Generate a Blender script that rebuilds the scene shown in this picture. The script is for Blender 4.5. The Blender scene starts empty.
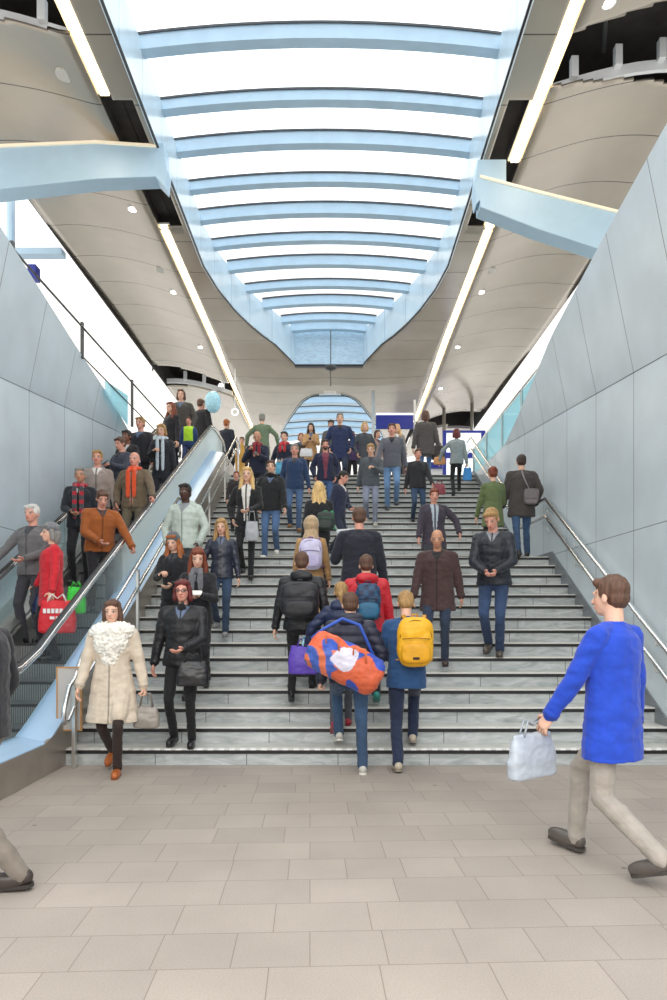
WORLD=2.2; LAMP=1; EXPO=0.0
import bpy, bmesh, math, random
from mathutils import Vector, Matrix, noise, Euler
random.seed(7)
PI=math.pi
SC=bpy.context.scene
COL=SC.collection
V=Vector
# ---------------------------------------------------------------- place constants (metres)
EYE=1.45; FPX=670.0
D0=6.6; RISE=0.1626; TREAD=0.3016; LAND=1.16; NST=31; TOPZ=NST*RISE
XR=3.42; XL=-4.36; XM=-2.68      # right wall, left wall, outer face of the escalator cladding
CEN=-0.25; CZ=8.6
def nose_d(n): return D0+(n-1)*TREAD+(LAND if n>15 else 0)
def esc_z(d): return max(0.0,min(TOPZ,0.51+0.531*(d-7.2)))
DTOP=nose_d(NST)
# ---------------------------------------------------------------- camera
cam=bpy.data.cameras.new('camera'); co=bpy.data.objects.new('camera',cam); COL.objects.link(co)
co.location=(0,0,EYE); co.rotation_euler=(PI/2,0,0)
cam.sensor_fit='VERTICAL'; cam.sensor_height=36; cam.lens=FPX*36/1000
cam.shift_y=0.118; cam.shift_x=-0.0045; cam.clip_start=0.05; cam.clip_end=300
SC.camera=co
# ---------------------------------------------------------------- materials
def lin(c):
    return tuple((v/12.92 if v<=0.04045 else ((v+0.055)/1.055)**2.4) for v in c)
def hx(s):
    return lin(tuple(int(s[i:i+2],16)/255 for i in (0,2,4)))
def newmat(name):
    m=bpy.data.materials.new(name); m.use_nodes=True; nt=m.node_tree; nt.nodes.clear()
    out=nt.nodes.new('ShaderNodeOutputMaterial'); b=nt.nodes.new('ShaderNodeBsdfPrincipled')
    nt.links.new(b.outputs[0],out.inputs[0]); return m,nt,b
def N(nt,t,**k):
    n=nt.nodes.new(t)
    for a,v in k.items():
        if a.startswith('i_'):
            key=a[2:]; key=int(key) if key.isdigit() else key
            n.inputs[key].default_value=v
        else: setattr(n,a,v)
    return n
def mat(name,col,rough=.5,metal=0,noise_amt=0.12,scale=6,bump=0.0,bscale=60,stretch=(1,1,1),emit=None,trans=0):
    m,nt,b=newmat(name); L=nt.links.new
    tc=N(nt,'ShaderNodeTexCoord'); mp=N(nt,'ShaderNodeMapping'); mp.inputs['Scale'].default_value=stretch
    L(tc.outputs['Object'],mp.inputs[0])
    nz=N(nt,'ShaderNodeTexNoise',i_Scale=scale,i_Detail=4.0); L(mp.outputs[0],nz.inputs['Vector'])
    r=N(nt,'ShaderNodeMapRange'); r.inputs[1].default_value=.3; r.inputs[2].default_value=.7
    r.inputs[3].default_value=1-noise_amt; r.inputs[4].default_value=1+noise_amt
    L(nz.outputs[0],r.inputs[0])
    mx=N(nt,'ShaderNodeMix',data_type='RGBA',blend_type='MULTIPLY'); mx.inputs[0].default_value=1
    mx.inputs[6].default_value=(*col,1); L(r.outputs[0],mx.inputs[7]); L(mx.outputs[2],b.inputs['Base Color'])
    b.inputs['Roughness'].default_value=rough; b.inputs['Metallic'].default_value=metal
    if trans: b.inputs['Transmission Weight'].default_value=trans
    if emit: b.inputs['Emission Color'].default_value=(*emit[0],1); b.inputs['Emission Strength'].default_value=emit[1]
    if bump:
        n2=N(nt,'ShaderNodeTexNoise',i_Scale=bscale,i_Detail=3.0); L(mp.outputs[0],n2.inputs['Vector'])
        bp=N(nt,'ShaderNodeBump',i_Strength=bump,i_Distance=.01); L(n2.outputs[0],bp.inputs['Height']); L(bp.outputs[0],b.inputs['Normal'])
    return m
def glassmat(name,tint,alpha,rough=.05,ior=1.05):
    m=bpy.data.materials.new(name); m.use_nodes=True; nt=m.node_tree; nt.nodes.clear(); L=nt.links.new
    out=N(nt,'ShaderNodeOutputMaterial'); t=N(nt,'ShaderNodeBsdfTransparent'); t.inputs[0].default_value=(*tint,1)
    g=N(nt,'ShaderNodeBsdfPrincipled'); g.inputs['Base Color'].default_value=(*tint,1); g.inputs['Roughness'].default_value=rough
    fr=N(nt,'ShaderNodeFresnel',i_IOR=ior); ad=N(nt,'ShaderNodeMath',operation='ADD'); ad.use_clamp=True; ad.inputs[1].default_value=alpha
    L(fr.outputs[0],ad.inputs[0])
    mx=N(nt,'ShaderNodeMixShader'); L(ad.outputs[0],mx.inputs[0]); L(t.outputs[0],mx.inputs[1]); L(g.outputs[0],mx.inputs[2]); L(mx.outputs[0],out.inputs[0])
    return m
def linesmat(name,col,joint,axis,period,offset,width=.012,rough=.4,metal=0,namt=.05,scale=3,extra=None,coat=0):
    """plain panels with thin dark joints every `period` metres along an axis of the place; extra=[(axis,value),...] single joints"""
    m,nt,b=newmat(name); L=nt.links.new
    tc=N(nt,'ShaderNodeTexCoord'); sp=N(nt,'ShaderNodeSeparateXYZ'); L(tc.outputs['Object'],sp.inputs[0])
    def line(o,per,off,w):
        a=N(nt,'ShaderNodeMath',operation='SUBTRACT'); a.inputs[1].default_value=off; L(o,a.inputs[0])
        p=N(nt,'ShaderNodeMath',operation='PINGPONG'); p.inputs[1].default_value=per/2; L(a.outputs[0],p.inputs[0])
        c=N(nt,'ShaderNodeMath',operation='LESS_THAN'); c.inputs[1].default_value=w/2; L(p.outputs[0],c.inputs[0]); return c.outputs[0]
    f=line(sp.outputs[axis],period,offset,width)
    for (ax,v) in (extra or []):
        g=line(sp.outputs[ax],1000,v,width*.8); mm=N(nt,'ShaderNodeMath',operation='MAXIMUM'); L(f,mm.inputs[0]); L(g,mm.inputs[1]); f=mm.outputs[0]
    nz=N(nt,'ShaderNodeTexNoise',i_Scale=scale,i_Detail=5.0); L(tc.outputs['Object'],nz.inputs['Vector'])
    r=N(nt,'ShaderNodeMapRange'); r.inputs[1].default_value=.3; r.inputs[2].default_value=.7; r.inputs[3].default_value=1-namt; r.inputs[4].default_value=1+namt; L(nz.outputs[0],r.inputs[0])
    mx=N(nt,'ShaderNodeMix',data_type='RGBA',blend_type='MULTIPLY'); mx.inputs[0].default_value=1; mx.inputs[6].default_value=(*col,1); L(r.outputs[0],mx.inputs[7])
    m2=N(nt,'ShaderNodeMix',data_type='RGBA'); L(f,m2.inputs[0]); L(mx.outputs[2],m2.inputs[6]); m2.inputs[7].default_value=(*joint,1)
    L(m2.outputs[2],b.inputs['Base Color']); b.inputs['Roughness'].default_value=rough; b.inputs['Metallic'].default_value=metal
    b.inputs['Coat Weight'].default_value=coat; b.inputs['Coat Roughness'].default_value=.15
    return m
M={}
M['steel']=mat('brushed_steel',(.62,.62,.60),.28,.95,.06,20)
M['polished']=mat('polished_steel',(.8,.8,.8),.18,1,.04,10)
M['rubber']=mat('black_rubber',(.02,.02,.022),.35,0,.1,8)
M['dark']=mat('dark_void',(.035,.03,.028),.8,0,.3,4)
M['darkgrey']=mat('dark_grey_metal',(.09,.095,.10),.5,.3,.1,8)
M['white']=mat('white_paint',(.80,.82,.84),.45,0,.04,5)
M['blue_white']=mat('pale_blue_paint',hx('b9d6ea'),.4,0,.03,5)
M['beam_blue']=mat('sky_blue_beam_paint',hx('c0dcf0'),.35,0,.05,4)
M['lantern']=linesmat('pale_blue_lantern_panel',hx('d4e9f6'),hx('9cc0d8'),1,1.0,0.35,.02,.25,0,.07,2)
M['clad']=mat('blue_reflective_cladding',hx('aecbe8'),.3,.2,.10,1.5,stretch=(1,.3,1))
M['glass']=glassmat('clear_glass',(.93,.97,.97),.0)
M['clad2']=mat('brown_grey_cladding',hx('a39a90'),.35,.5,.10,3)
M['darkgrey2']=mat('stringer_grey',hx('7b8084'),.4,.2,.1,5)
M['panel']=mat('pale_translucent_panel',hx('b9b4b0'),.4,0,.08,3)
M['teal_glass']=glassmat('teal_glass',(.74,.93,.97),.15)
M['roof_glass']=glassmat('roof_glass',(.98,.99,1.0),-.02)
M['sign_blue']=mat('blue_sign_paint',hx('1c2f9c'),.4,0,.05,4)
M['wood_edge']=mat('ochre_edge',hx('b98a55'),.5,0,.1,10)
M['ochre']=mat('ochre_panel',hx('e2ae55'),.5,0,.12,6)
M['light']=mat('warm_light_tube',(1,.9,.72),.5,0,0,1,emit=((1,.80,.50),4.2))
M['halo']=mat('warm_halo_glow',(1,.85,.6),.5,0,0,1,emit=((1,.74,.38),1.25))  # halo around the tubes, put in as faint emission
M['spot']=mat('downlight_lens',(1,1,1),.5,0,0,1,emit=((1,.97,.9),6.0))
M['ceil']=linesmat('ceiling_panels',hx('aea598'),hx('57524c'),1,1.13,.3,.020,.27,.45,.06,1.3,coat=.35)
M['wall']=linesmat('wall_panels',hx('cdd8de'),hx('83878a'),1,1.13,7.75,.014,.34,.1,.07,1.6,extra=[(2,2.46)],coat=.2)
M['wall_left']=linesmat('left_wall_panels',hx('c8d6df'),hx('808890'),1,1.22,9.46,.014,.4,.1,.07,1.6,extra=[(2,2.63)],coat=.15)
M['strip_black']=mat('black_nosing',(.012,.012,.014),.45,0,.2,20)
M['nosing_light']=mat('light_nosing_edge',hx('d8d6d0'),.45,0,.08,15)
M['dot']=mat('white_stud',(.85,.85,.83),.5,0,.05,9)
def floor_mat():
    m,nt,b=newmat('paving_slabs'); L=nt.links.new
    tc=N(nt,'ShaderNodeTexCoord'); mp=N(nt,'ShaderNodeMapping'); mp.inputs['Rotation'].default_value=(0,0,math.radians(-2.4)); L(tc.outputs['Object'],mp.inputs[0])
    br=N(nt,'ShaderNodeTexBrick',offset=.37,offset_frequency=2,squash=.72,squash_frequency=3)
    br.inputs['Scale'].default_value=1; br.inputs['Brick Width'].default_value=.46; br.inputs['Row Height'].default_value=.31
    br.inputs['Mortar Size'].default_value=.0028; br.inputs['Mortar Smooth'].default_value=.3
    br.inputs['Color1'].default_value=(*hx('a69b91'),1); br.inputs['Color2'].default_value=(*hx('9c9289'),1); br.inputs['Mortar'].default_value=(*hx('80766c'),1)
    L(mp.outputs[0],br.inputs['Vector'])
    n1=N(nt,'ShaderNodeTexNoise',i_Scale=1.1,i_Detail=5.0); L(tc.outputs['Object'],n1.inputs['Vector'])
    n2=N(nt,'ShaderNodeTexNoise',i_Scale=140.0,i_Detail=2.0); L(tc.outputs['Object'],n2.inputs['Vector'])
    r1=N(nt,'ShaderNodeMapRange'); r1.inputs[1].default_value=.3; r1.inputs[2].default_value=.7; r1.inputs[3].default_value=.88; r1.inputs[4].default_value=1.08; L(n1.outputs[0],r1.inputs[0])
    r2=N(nt,'ShaderNodeMapRange'); r2.inputs[1].default_value=.3; r2.inputs[2].default_value=.7; r2.inputs[3].default_value=.90; r2.inputs[4].default_value=1.10; L(n2.outputs[0],r2.inputs[0])
    mu=N(nt,'ShaderNodeMath',operation='MULTIPLY'); L(r1.outputs[0],mu.inputs[0]); L(r2.outputs[0],mu.inputs[1])
    mx=N(nt,'ShaderNodeMix',data_type='RGBA',blend_type='MULTIPLY'); mx.inputs[0].default_value=1; L(br.outputs[0],mx.inputs[6]); L(mu.outputs[0],mx.inputs[7])
    # few dark spots of chewing gum
    vo=N(nt,'ShaderNodeTexVoronoi',i_Scale=1.6); L(tc.outputs['Object'],vo.inputs['Vector'])
    lt=N(nt,'ShaderNodeMath',operation='LESS_THAN'); lt.inputs[1].default_value=.03; L(vo.outputs['Distance'],lt.inputs[0])
    m3=N(nt,'ShaderNodeMix',data_type='RGBA'); L(lt.outputs[0],m3.inputs[0]); L(mx.outputs[2],m3.inputs[6]); m3.inputs[7].default_value=(*hx('7d7268'),1)
    L(m3.outputs[2],b.inputs['Base Color']); b.inputs['Roughness'].default_value=.62
    bp=N(nt,'ShaderNodeBump',i_Strength=.25,i_Distance=.004); L(n2.outputs[0],bp.inputs['Height']); L(bp.outputs[0],b.inputs['Normal'])
    return m
M['floor']=floor_mat()
def stone_mat():
    m,nt,b=newmat('green_grey_stone'); L=nt.links.new
    tc=N(nt,'ShaderNodeTexCoord'); mp=N(nt,'ShaderNodeMapping'); mp.inputs['Scale'].default_value=(1,3,4); mp.inputs['Rotation'].default_value=(0,.35,0); L(tc.outputs['Object'],mp.inputs[0])
    n1=N(nt,'ShaderNodeTexNoise',i_Scale=3.0,i_Detail=8.0,i_Roughness=.65,i_Distortion=1.2); L(mp.outputs[0],n1.inputs['Vector'])
    cr=N(nt,'ShaderNodeValToRGB'); e=cr.color_ramp.elements; e[0].position=.33; e[0].color=(*hx('959b9b'),1); e[1].position=.66; e[1].color=(*hx('c6caca'),1); L(n1.outputs[0],cr.inputs[0])
    # random block joints: bricks laid along x, one course per step
    sp=N(nt,'ShaderNodeSeparateXYZ'); L(tc.outputs['Object'],sp.inputs[0])
    st=N(nt,'ShaderNodeMath',operation='MULTIPLY'); st.inputs[1].default_value=1/RISE; L(sp.outputs[2],st.inputs[0])
    fl=N(nt,'ShaderNodeMath',operation='FLOOR'); L(st.outputs[0],fl.inputs[0])
    sh=N(nt,'ShaderNodeMath',operation='MULTIPLY'); sh.inputs[1].default_value=.71; L(fl.outputs[0],sh.inputs[0])
    ad=N(nt,'ShaderNodeMath',operation='ADD'); L(sp.outputs[0],ad.inputs[0]); L(sh.outputs[0],ad.inputs[1])
    pp=N(nt,'ShaderNodeMath',operation='PINGPONG'); pp.inputs[1].default_value=.45; L(ad.outputs[0],pp.inputs[0])
    lt=N(nt,'ShaderNodeMath',operation='LESS_THAN'); lt.inputs[1].default_value=.004; L(pp.outputs[0],lt.inputs[0])
    mx=N(nt,'ShaderNodeMix',data_type='RGBA'); L(lt.outputs[0],mx.inputs[0]); L(cr.outputs[0],mx.inputs[6]); mx.inputs[7].default_value=(*hx('5d6262'),1)
    L(mx.outputs[2],b.inputs['Base Color']); b.inputs['Roughness'].default_value=.5
    return m
M['stone']=stone_mat()
M['tread']=mat('light_stone_tread',hx('bdbcb6'),.45,0,.12,7)
# ---------------------------------------------------------------- mesh helper
class MB:
    def __init__(s): s.v=[]; s.f=[]
    def add(s,vs,fs):
        o=len(s.v); s.v+= [V(p) for p in vs]; s.f+=[tuple(i+o for i in f) for f in fs]; return s
    def box(s,a,b):
        x0,y0,z0=a; x1,y1,z1=b
        return s.add([(x0,y0,z0),(x1,y0,z0),(x1,y1,z0),(x0,y1,z0),(x0,y0,z1),(x1,y0,z1),(x1,y1,z1),(x0,y1,z1)],
              [(0,3,2,1),(4,5,6,7),(0,1,5,4),(1,2,6,5),(2,3,7,6),(3,0,4,7)])
    def prism(s,poly,axis,a,b):
        """polygon of 2-d points extruded along axis 0/1/2 from a to b"""
        def mk(p,t):
            q=list(p); q.insert(axis,t); return tuple(q)
        n=len(poly); vs=[mk(p,a) for p in poly]+[mk(p,b) for p in poly]
        return s.add(vs,[tuple(range(n))[::-1],tuple(range(n,2*n))]+[(i,(i+1)%n,n+(i+1)%n,n+i) for i in range(n)])
    def tube(s,pts,r,seg=8,caps=True):
        pts=[V(p) for p in pts]; n=len(pts); rs=r if isinstance(r,(list,tuple)) else [r]*n
        up=None; rings=[]
        for i,p in enumerate(pts):
            t=((pts[min(i+1,n-1)]-p).normalized()+(p-pts[max(i-1,0)]).normalized())
            t=t.normalized() if t.length>1e-6 else V((0,0,1))
            if up is None:
                up=V((0,0,1)) if abs(t.z)<.9 else V((1,0,0))
            a=t.cross(up).normalized(); b=a.cross(t).normalized(); up=b
            rings.append([p+a*math.cos(q)*rs[i]+b*math.sin(q)*rs[i] for q in [2*PI*k/seg for k in range(seg)]])
        return s.loft(rings,caps)
    def loft(s,rings,caps=True,closed=True):
        m=len(rings[0]); vs=[p for r in rings for p in r]; fs=[]
        for i in range(len(rings)-1):
            for k in range(m if closed else m-1):
                a=i*m+k; b=i*m+(k+1)%m; fs.append((a,b,b+m,a+m))
        if caps: fs.append(tuple(range(m))[::-1]); fs.append(tuple(range((len(rings)-1)*m,len(rings)*m)))
        return s.add(vs,fs)
    def ell(s,c,r,R=None,seg=14,rg=9):
        c=V(c); rings=[]
        for i in range(rg+1):
            th=PI*i/rg; z=-math.cos(th); q=max(math.sin(th),.02)
            ring=[]
            for k in range(seg):
                a=2*PI*k/seg; p=V((r[0]*q*math.cos(a),r[1]*q*math.sin(a),r[2]*z))
                if R is not None: p=R@p
                ring.append(c+p)
            rings.append(ring)
        return s.loft(rings,True)
    def cap(s,p0,p1,r0,r1,seg=10,flat=1.0):
        p0=V(p0); p1=V(p1); t=p1-p0; L=t.length; t=t.normalized() if L>1e-6 else V((0,0,1))
        u=V((1,0,0)) if abs(t.x)<.9 else V((0,1,0)); a=t.cross(u).normalized(); b=t.cross(a)
        rings=[]
        for th in (.1,.45,.9,PI/2): rings.append((p0-t*r0*math.cos(th),r0*math.sin(th)))
        for th in (PI/2,.9,.45,.1): rings.append((p1+t*r1*math.cos(th),r1*math.sin(th)))
        return s.loft([[c+a*math.cos(2*PI*k/seg)*r+b*math.sin(2*PI*k/seg)*r for k in range(seg)] for c,r in rings],True)
    def rbox(s,c,h,R=None,e=4.0,seg=20,rg=12):
        """superellipsoid soft box, half sizes h"""
        c=V(c); rings=[]
        def sg(v,p): return math.copysign(abs(v)**p,v)
        p=2.0/e
        for i in range(rg+1):
            th=-PI/2+PI*i/rg; cz=max(math.cos(th),.001)
            ring=[]
            for k in range(seg):
                a=2*PI*(k+.5)/seg; q=V((h[0]*sg(cz,p)*sg(math.cos(a),p),h[1]*sg(cz,p)*sg(math.sin(a),p),h[2]*sg(math.sin(th),p)))
                if R is not None: q=R@q
                ring.append(c+q)
            rings.append(ring)
        return s.loft(rings,True)
    def mesh(s,name):
        me=bpy.data.meshes.new(name); me.from_pydata([tuple(p) for p in s.v],[],s.f); me.validate(); 
        bm=bmesh.new(); bm.from_mesh(me); bmesh.ops.recalc_face_normals(bm,faces=bm.faces); bm.to_mesh(me); bm.free(); return me
    def obj(s,name,m,parent=None,smooth=False,bevel=0):
        me=s.mesh(name); me.materials.append(m); o=bpy.data.objects.new(name,me); COL.objects.link(o)
        if smooth: me.shade_smooth()
        if bevel:
            bv=o.modifiers.new('bevel','BEVEL'); bv.width=bevel; bv.segments=2; bv.limit_method='ANGLE'
        if parent is not None: o.parent=parent; o.matrix_parent_inverse=parent.matrix_basis.inverted()
        return o
def tag(o,label=None,cat=None,group=None,kind=None):
    if label: o['label']=label
    if cat: o['category']=cat
    if group: o['group']=group
    if kind: o['kind']=kind
    return o
def empty(name,loc=(0,0,0),rz=0):
    o=bpy.data.objects.new(name,None); COL.objects.link(o); o.location=loc; o.rotation_euler=(0,0,rz); o.empty_display_size=.2; return o
def interp(pts,x):
    if x<=pts[0][0]: return pts[0][1]
    for (a,b),(c,d) in zip(pts,pts[1:]):
        if x<=c: return b+(d-b)*(x-a)/(c-a)
    return pts[-1][1]
# ================================================================ SETTING
tag(MB().box((-9,-6,-.2),(9,D0+.02,0)).obj('floor',M['floor']),kind='structure')
uf=MB().prism([(DTOP+.05,TOPZ-.3),(34,TOPZ-.3),(34,TOPZ-.005),(DTOP+.05,TOPZ-.005)],0,XM,9)
uf.box((-9,15.9,TOPZ-.3),(XM,34,TOPZ-.005)); uf.box((-9,5.2,TOPZ-.3),(XL-.16,15.9,TOPZ-.005)); uf.box((XR+.16,5.2,TOPZ-.3),(9,DTOP+.05,TOPZ-.005))
tag(uf.obj('floor',M['tread']),kind='structure')
# ---- walls with a fold: vertical below, leaning in above
def sidewall(name,X,sgn,fold,top,m,d0,d1):
    mb=MB(); ds=[d0+(d1-d0)*i/60 for i in range(61)]; lean=.2; rows=[]
    for d in ds:
        zf=interp(fold,d); zt=max(interp(top,d),zf+.01); xt=X-sgn*lean*(zt-zf)
        rows.append([(X,d,-.2),(X,d,zf),(xt,d,zt),(xt+sgn*.14,d,zt),(X+sgn*.15,d,zf),(X+sgn*.15,d,-.2)])
    mb.loft([[V(p) for p in r] for r in rows],True)
    return tag(mb.obj(name,m),kind='structure')
foldR=[(0,3.4),(7,4.2),(13.6,4.97),(17,TOPZ)]; topR=[(0,6.3),(6.24,6.02),(7.8,5.9),(10.07,5.67),(11,5.48),(12.4,5.22),(13.7,5.0),(17,TOPZ+.02)]
foldL=[(0,3.4),(8.6,4.55),(13.7,5.2),(16,5.35)]; topL=[(0,6.9),(8,6.12),(10.6,5.78),(12.6,5.56),(14.2,5.28),(16,5.4)]
sidewall('wall_right',XR,1,foldR,topR,M['wall'],0.5,DTOP+.3)
sidewall('wall_left',XL,-1,foldL,topL,M['wall_left'],0.5,15.4)
# dark joint lines along the wall folds
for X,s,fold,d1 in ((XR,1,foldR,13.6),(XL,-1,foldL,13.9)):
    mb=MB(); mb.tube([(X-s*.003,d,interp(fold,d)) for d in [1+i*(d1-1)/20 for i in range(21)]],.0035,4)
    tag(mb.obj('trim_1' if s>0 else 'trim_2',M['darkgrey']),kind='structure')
# ---- ceiling
sk1=[(3,2.48),(13.6,2.48),(14.6,2.36),(15.5,2.16),(16.35,1.90),(17,1.64),(17.5,1.38),(18.0,1.18),(18.4,1.02),(18.62,.95)]
sk2=[(20.8,.35),(21.0,.62),(21.4,.85),(22,1.05),(23,1.33),(24,1.6),(25.2,1.85),(27,2.15),(30,2.3)]
def halfw(d):
    if d<=18.62: return interp(sk1,d)
    if d>=20.8: return interp(sk2,d)
    return 0.0
XSL,XSR=-3.2,2.78
def cz(X,d):
    u=abs(X-CEN)
    o=max(0,u-3.1)/2.2; z=CZ+.36*math.sin(min(o,1)*PI*.62)+.05*math.sin(d*.55+X*.3)*min(1,o*2)
    if d>17.5: z-= .22*min(1,(d-17.5)/2.5)*math.exp(-((u-1.0)/2.5)**2)*(1 if d<24 else max(0,1-(d-24)/4))
    return z
ds=sorted(set([4+.25*i for i in range(57)]+[round(8+.05*i,2) for i in range(34)])); ds=[d for d in ds if d<18]+[18,18.2,18.4,18.62,18.64,19,19.5,19.8,19.9,20,20.1,20.2,20.5,20.78,20.8,20.9,21,21.1,21.2,21.3,21.4,21.5,21.6,21.7,22]+[22+.3*i for i in range(1,28)]
def ceil_cols(side,d):
    w=halfw(d)
    if side<0: xo=-5.5; s0,s1=XSL-.09,XSL+.09; xe=CEN-w
    else: xo=5.35; s0,s1=XSR+.09,XSR-.09; xe=CEN+w
    c=[xo+(s0-xo)*i/16 for i in range(17)]+[s1+(xe-s1)*i/14 for i in range(15)]
    return c
holesL=[(4,8.3),(20.0,21.4)]; holesR=[(8.05,9.3),(24.4,26.0)]
mb=MB()
for side,holes in ((-1,holesL),(1,holesR)):
    prev=None
    for d in ds:
        c=ceil_cols(side,d); row=[(x,d,cz(x,d)) for x in c]
        if prev is not None:
            pd=prev[0][1]
            for i in range(len(c)-1):
                if i==16:                       # slot that holds the light strip
                    continue
                mid=(pd+d)/2
                if i<16 and any(a+ (.02*(i-8)) <mid<b+(.035*(8-i)*(1 if side>0 else .4)) for a,b in holes): continue
                if i>16 and 9.25<mid<12.2 and i<27: continue
                mb.add([prev[i],prev[i+1],row[i+1],row[i]],[(0,1,2,3)])
        prev=row
o=mb.obj('ceiling',M['ceil'])
bm=bmesh.new(); bm.from_mesh(o.data); bmesh.ops.remove_doubles(bm,verts=bm.verts,dist=1e-4)
for f in bm.faces:
    if f.normal.z>0: f.normal_flip()
bm.to_mesh(o.data); bm.free(); o.data.shade_smooth()
so=o.modifiers.new('thickness','SOLIDIFY'); so.thickness=.035; so.offset=-1
tag(o,kind='structure')
# cavity over the soffit (roof void), dark
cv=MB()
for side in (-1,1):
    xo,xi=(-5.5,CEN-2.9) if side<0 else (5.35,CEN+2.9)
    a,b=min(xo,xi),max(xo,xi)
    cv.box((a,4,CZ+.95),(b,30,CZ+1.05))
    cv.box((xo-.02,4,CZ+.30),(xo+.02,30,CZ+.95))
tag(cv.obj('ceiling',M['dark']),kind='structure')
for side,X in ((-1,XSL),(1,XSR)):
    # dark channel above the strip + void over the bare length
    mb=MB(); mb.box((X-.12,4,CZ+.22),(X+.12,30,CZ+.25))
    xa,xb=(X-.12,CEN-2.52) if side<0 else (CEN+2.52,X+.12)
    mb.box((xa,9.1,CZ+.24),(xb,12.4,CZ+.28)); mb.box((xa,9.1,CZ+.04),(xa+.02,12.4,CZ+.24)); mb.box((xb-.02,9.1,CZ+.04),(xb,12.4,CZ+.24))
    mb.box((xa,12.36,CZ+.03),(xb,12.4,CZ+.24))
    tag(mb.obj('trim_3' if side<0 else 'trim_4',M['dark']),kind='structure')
# white brackets, rails and ribs visible in the open ceiling bays
def bay(name_label,side,d0,d1,group):
    r=empty('ceiling_bracket_rail',((-4.3 if side<0 else 4.0),d1,CZ+.35)); tag(r,name_label,'bracket rail')
    xs=[(XSL-.15-.30*i) if side<0 else (XSR+.15+.30*i) for i in range(8)]
    dd=lambda x: d1-.06+(.0)
    pts=[(x,dd(x),cz(x,d1)+.10) for x in xs]
    m1=MB(); m1.loft([[V((p[0],p[1]-.03,p[2]-.07)),V((p[0],p[1]+.03,p[2]-.07)),V((p[0],p[1]+.03,p[2]+.07)),V((p[0],p[1]-.03,p[2]+.07))] for p in pts]); m1.obj('rail',M['white'],r)
    for p in pts[1:-1:2]:
        MB().box((p[0]-.05,p[1]-.12,p[2]+.02),(p[0]+.05,p[1]-.02,p[2]+.30)).obj('bracket',M['white'],r,bevel=.008)
    for i in range(3):
        x=xs[1]+(xs[-1]-xs[1])*i/2; MB().tube([(x,d0-.1,CZ+.7),(x+(.5 if side>0 else -.5),d1+.1,CZ+.8)],.03,6).obj('strut',M['darkgrey'],r)
bay('white perforated bracket rail in the open ceiling bay at the upper left',-1,7.0,8.4,None)
bay('white perforated bracket rail in the open ceiling bay at the upper right',1,8.1,9.3,None)
bay('pale bracket rail in the dark ceiling bay above the escalator top',-1,20.0,21.4,None)
# ---- skylights
BEAM_D=[6.2,7.25,8.3,9.35,10.45,11.4,12.4,13.35,14.3,15.25,16.2,17.05,17.9,18.45]
def skylight(name,dens,ztop,ebeams,endwall):
    r=empty(name,(CEN,dens[0],CZ)); r['kind']='structure'
    for s in (-1,1):
        mb=MB(); rows=[]
        for d in dens:
            x=CEN+s*halfw(d); z0=cz(x,d)
            rows.append([V((x,d,z0-.02)),V((x,d,ztop)),V((x+s*.1,d,ztop)),V((x+s*.1,d,z0+.03))])
        mb.loft(rows,True); mb.obj('lantern_side',M['lantern'],r)
        e=MB(); e.tube([(CEN+s*halfw(d),d,cz(CEN+s*halfw(d),d)-.015) for d in dens],.02,5); e.obj('dark_edge',M['rubber'],r)
    if endwall is not None:
        d,w=endwall; MB().box((CEN-w,d,CZ-.14),(CEN+w,d+.08,ztop)).obj('lantern_end',M['lantern_end'],r)
        MB().box((CEN-w,d-.03,CZ-.17),(CEN+w,d+.1,CZ-.11)).obj('dark_edge',M['rubber'],r)
    for i,d in enumerate(ebeams):
        w=halfw(d)+.06; mb=MB(); K=14; h=.21 if i%2 else .16; ar=.16*(w/2.5)
        def sec(x,dy,zl,zh,zc): return [V((x,d-dy,zc+zl)),V((x,d+dy,zc+zl)),V((x,d+dy,zc+zh)),V((x,d-dy,zc+zh))]
        rows=[]; cap=[]; fl=[]
        for k in range(K+1):
            x=CEN-w+2*w*k/K; zc=ztop-.10+ar*(1-((x-CEN)/w)**2)
            rows.append(sec(x,.05,0,h,zc)); cap.append(sec(x,.07,h,h+.03,zc)); fl.append(sec(x,.085,-.02,.03,zc))
        mb.loft(rows); mb.loft(fl); b=mb.obj('crossbeam',M['beam_blue'],r)
        MB().loft(cap).obj('dark_cap',M['darkgrey'],b)
    g=MB(); rows=[]
    for d in dens:
        w=halfw(d)+.1; rows.append([V((CEN-w+2*w*k/12,d,ztop+.20+.16*(w/2.5)*(1-((k-6)/6)**2))) for k in range(13)])
    g.loft(rows,False,False); g.obj('glass_pane',M['roof_glass'],r,True)
M['lantern_end']=mat('pale_blue_lantern_end',hx('d2eafa'),.3,0,.13,9,stretch=(1,1,3))  # streaky tone stands in for reflections on the end wall
skylight('window_1',[4+.5*i for i in range(20)]+[13.6,14.1,14.6,15.05,15.5,15.9,16.35,16.7,17,17.25,17.5,17.75,18,18.2,18.4,18.62],CZ+.83,BEAM_D,(18.62,.95))
skylight('window_2',[20.8,20.9,21,21.2,21.4,21.7,22,22.5,23,23.5,24,24.6,25.2,26,27,28.5,30],CZ+.75,[21.6,22.6,23.6,24.6,25.6,26.6,27.6,28.6,29.6],None)
MB().box((CEN-.35,20.7,CZ-.15),(CEN+.35,20.8,CZ+.8)).obj('lantern_end',M['lantern'],bpy.data.objects['window_2'])
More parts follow.
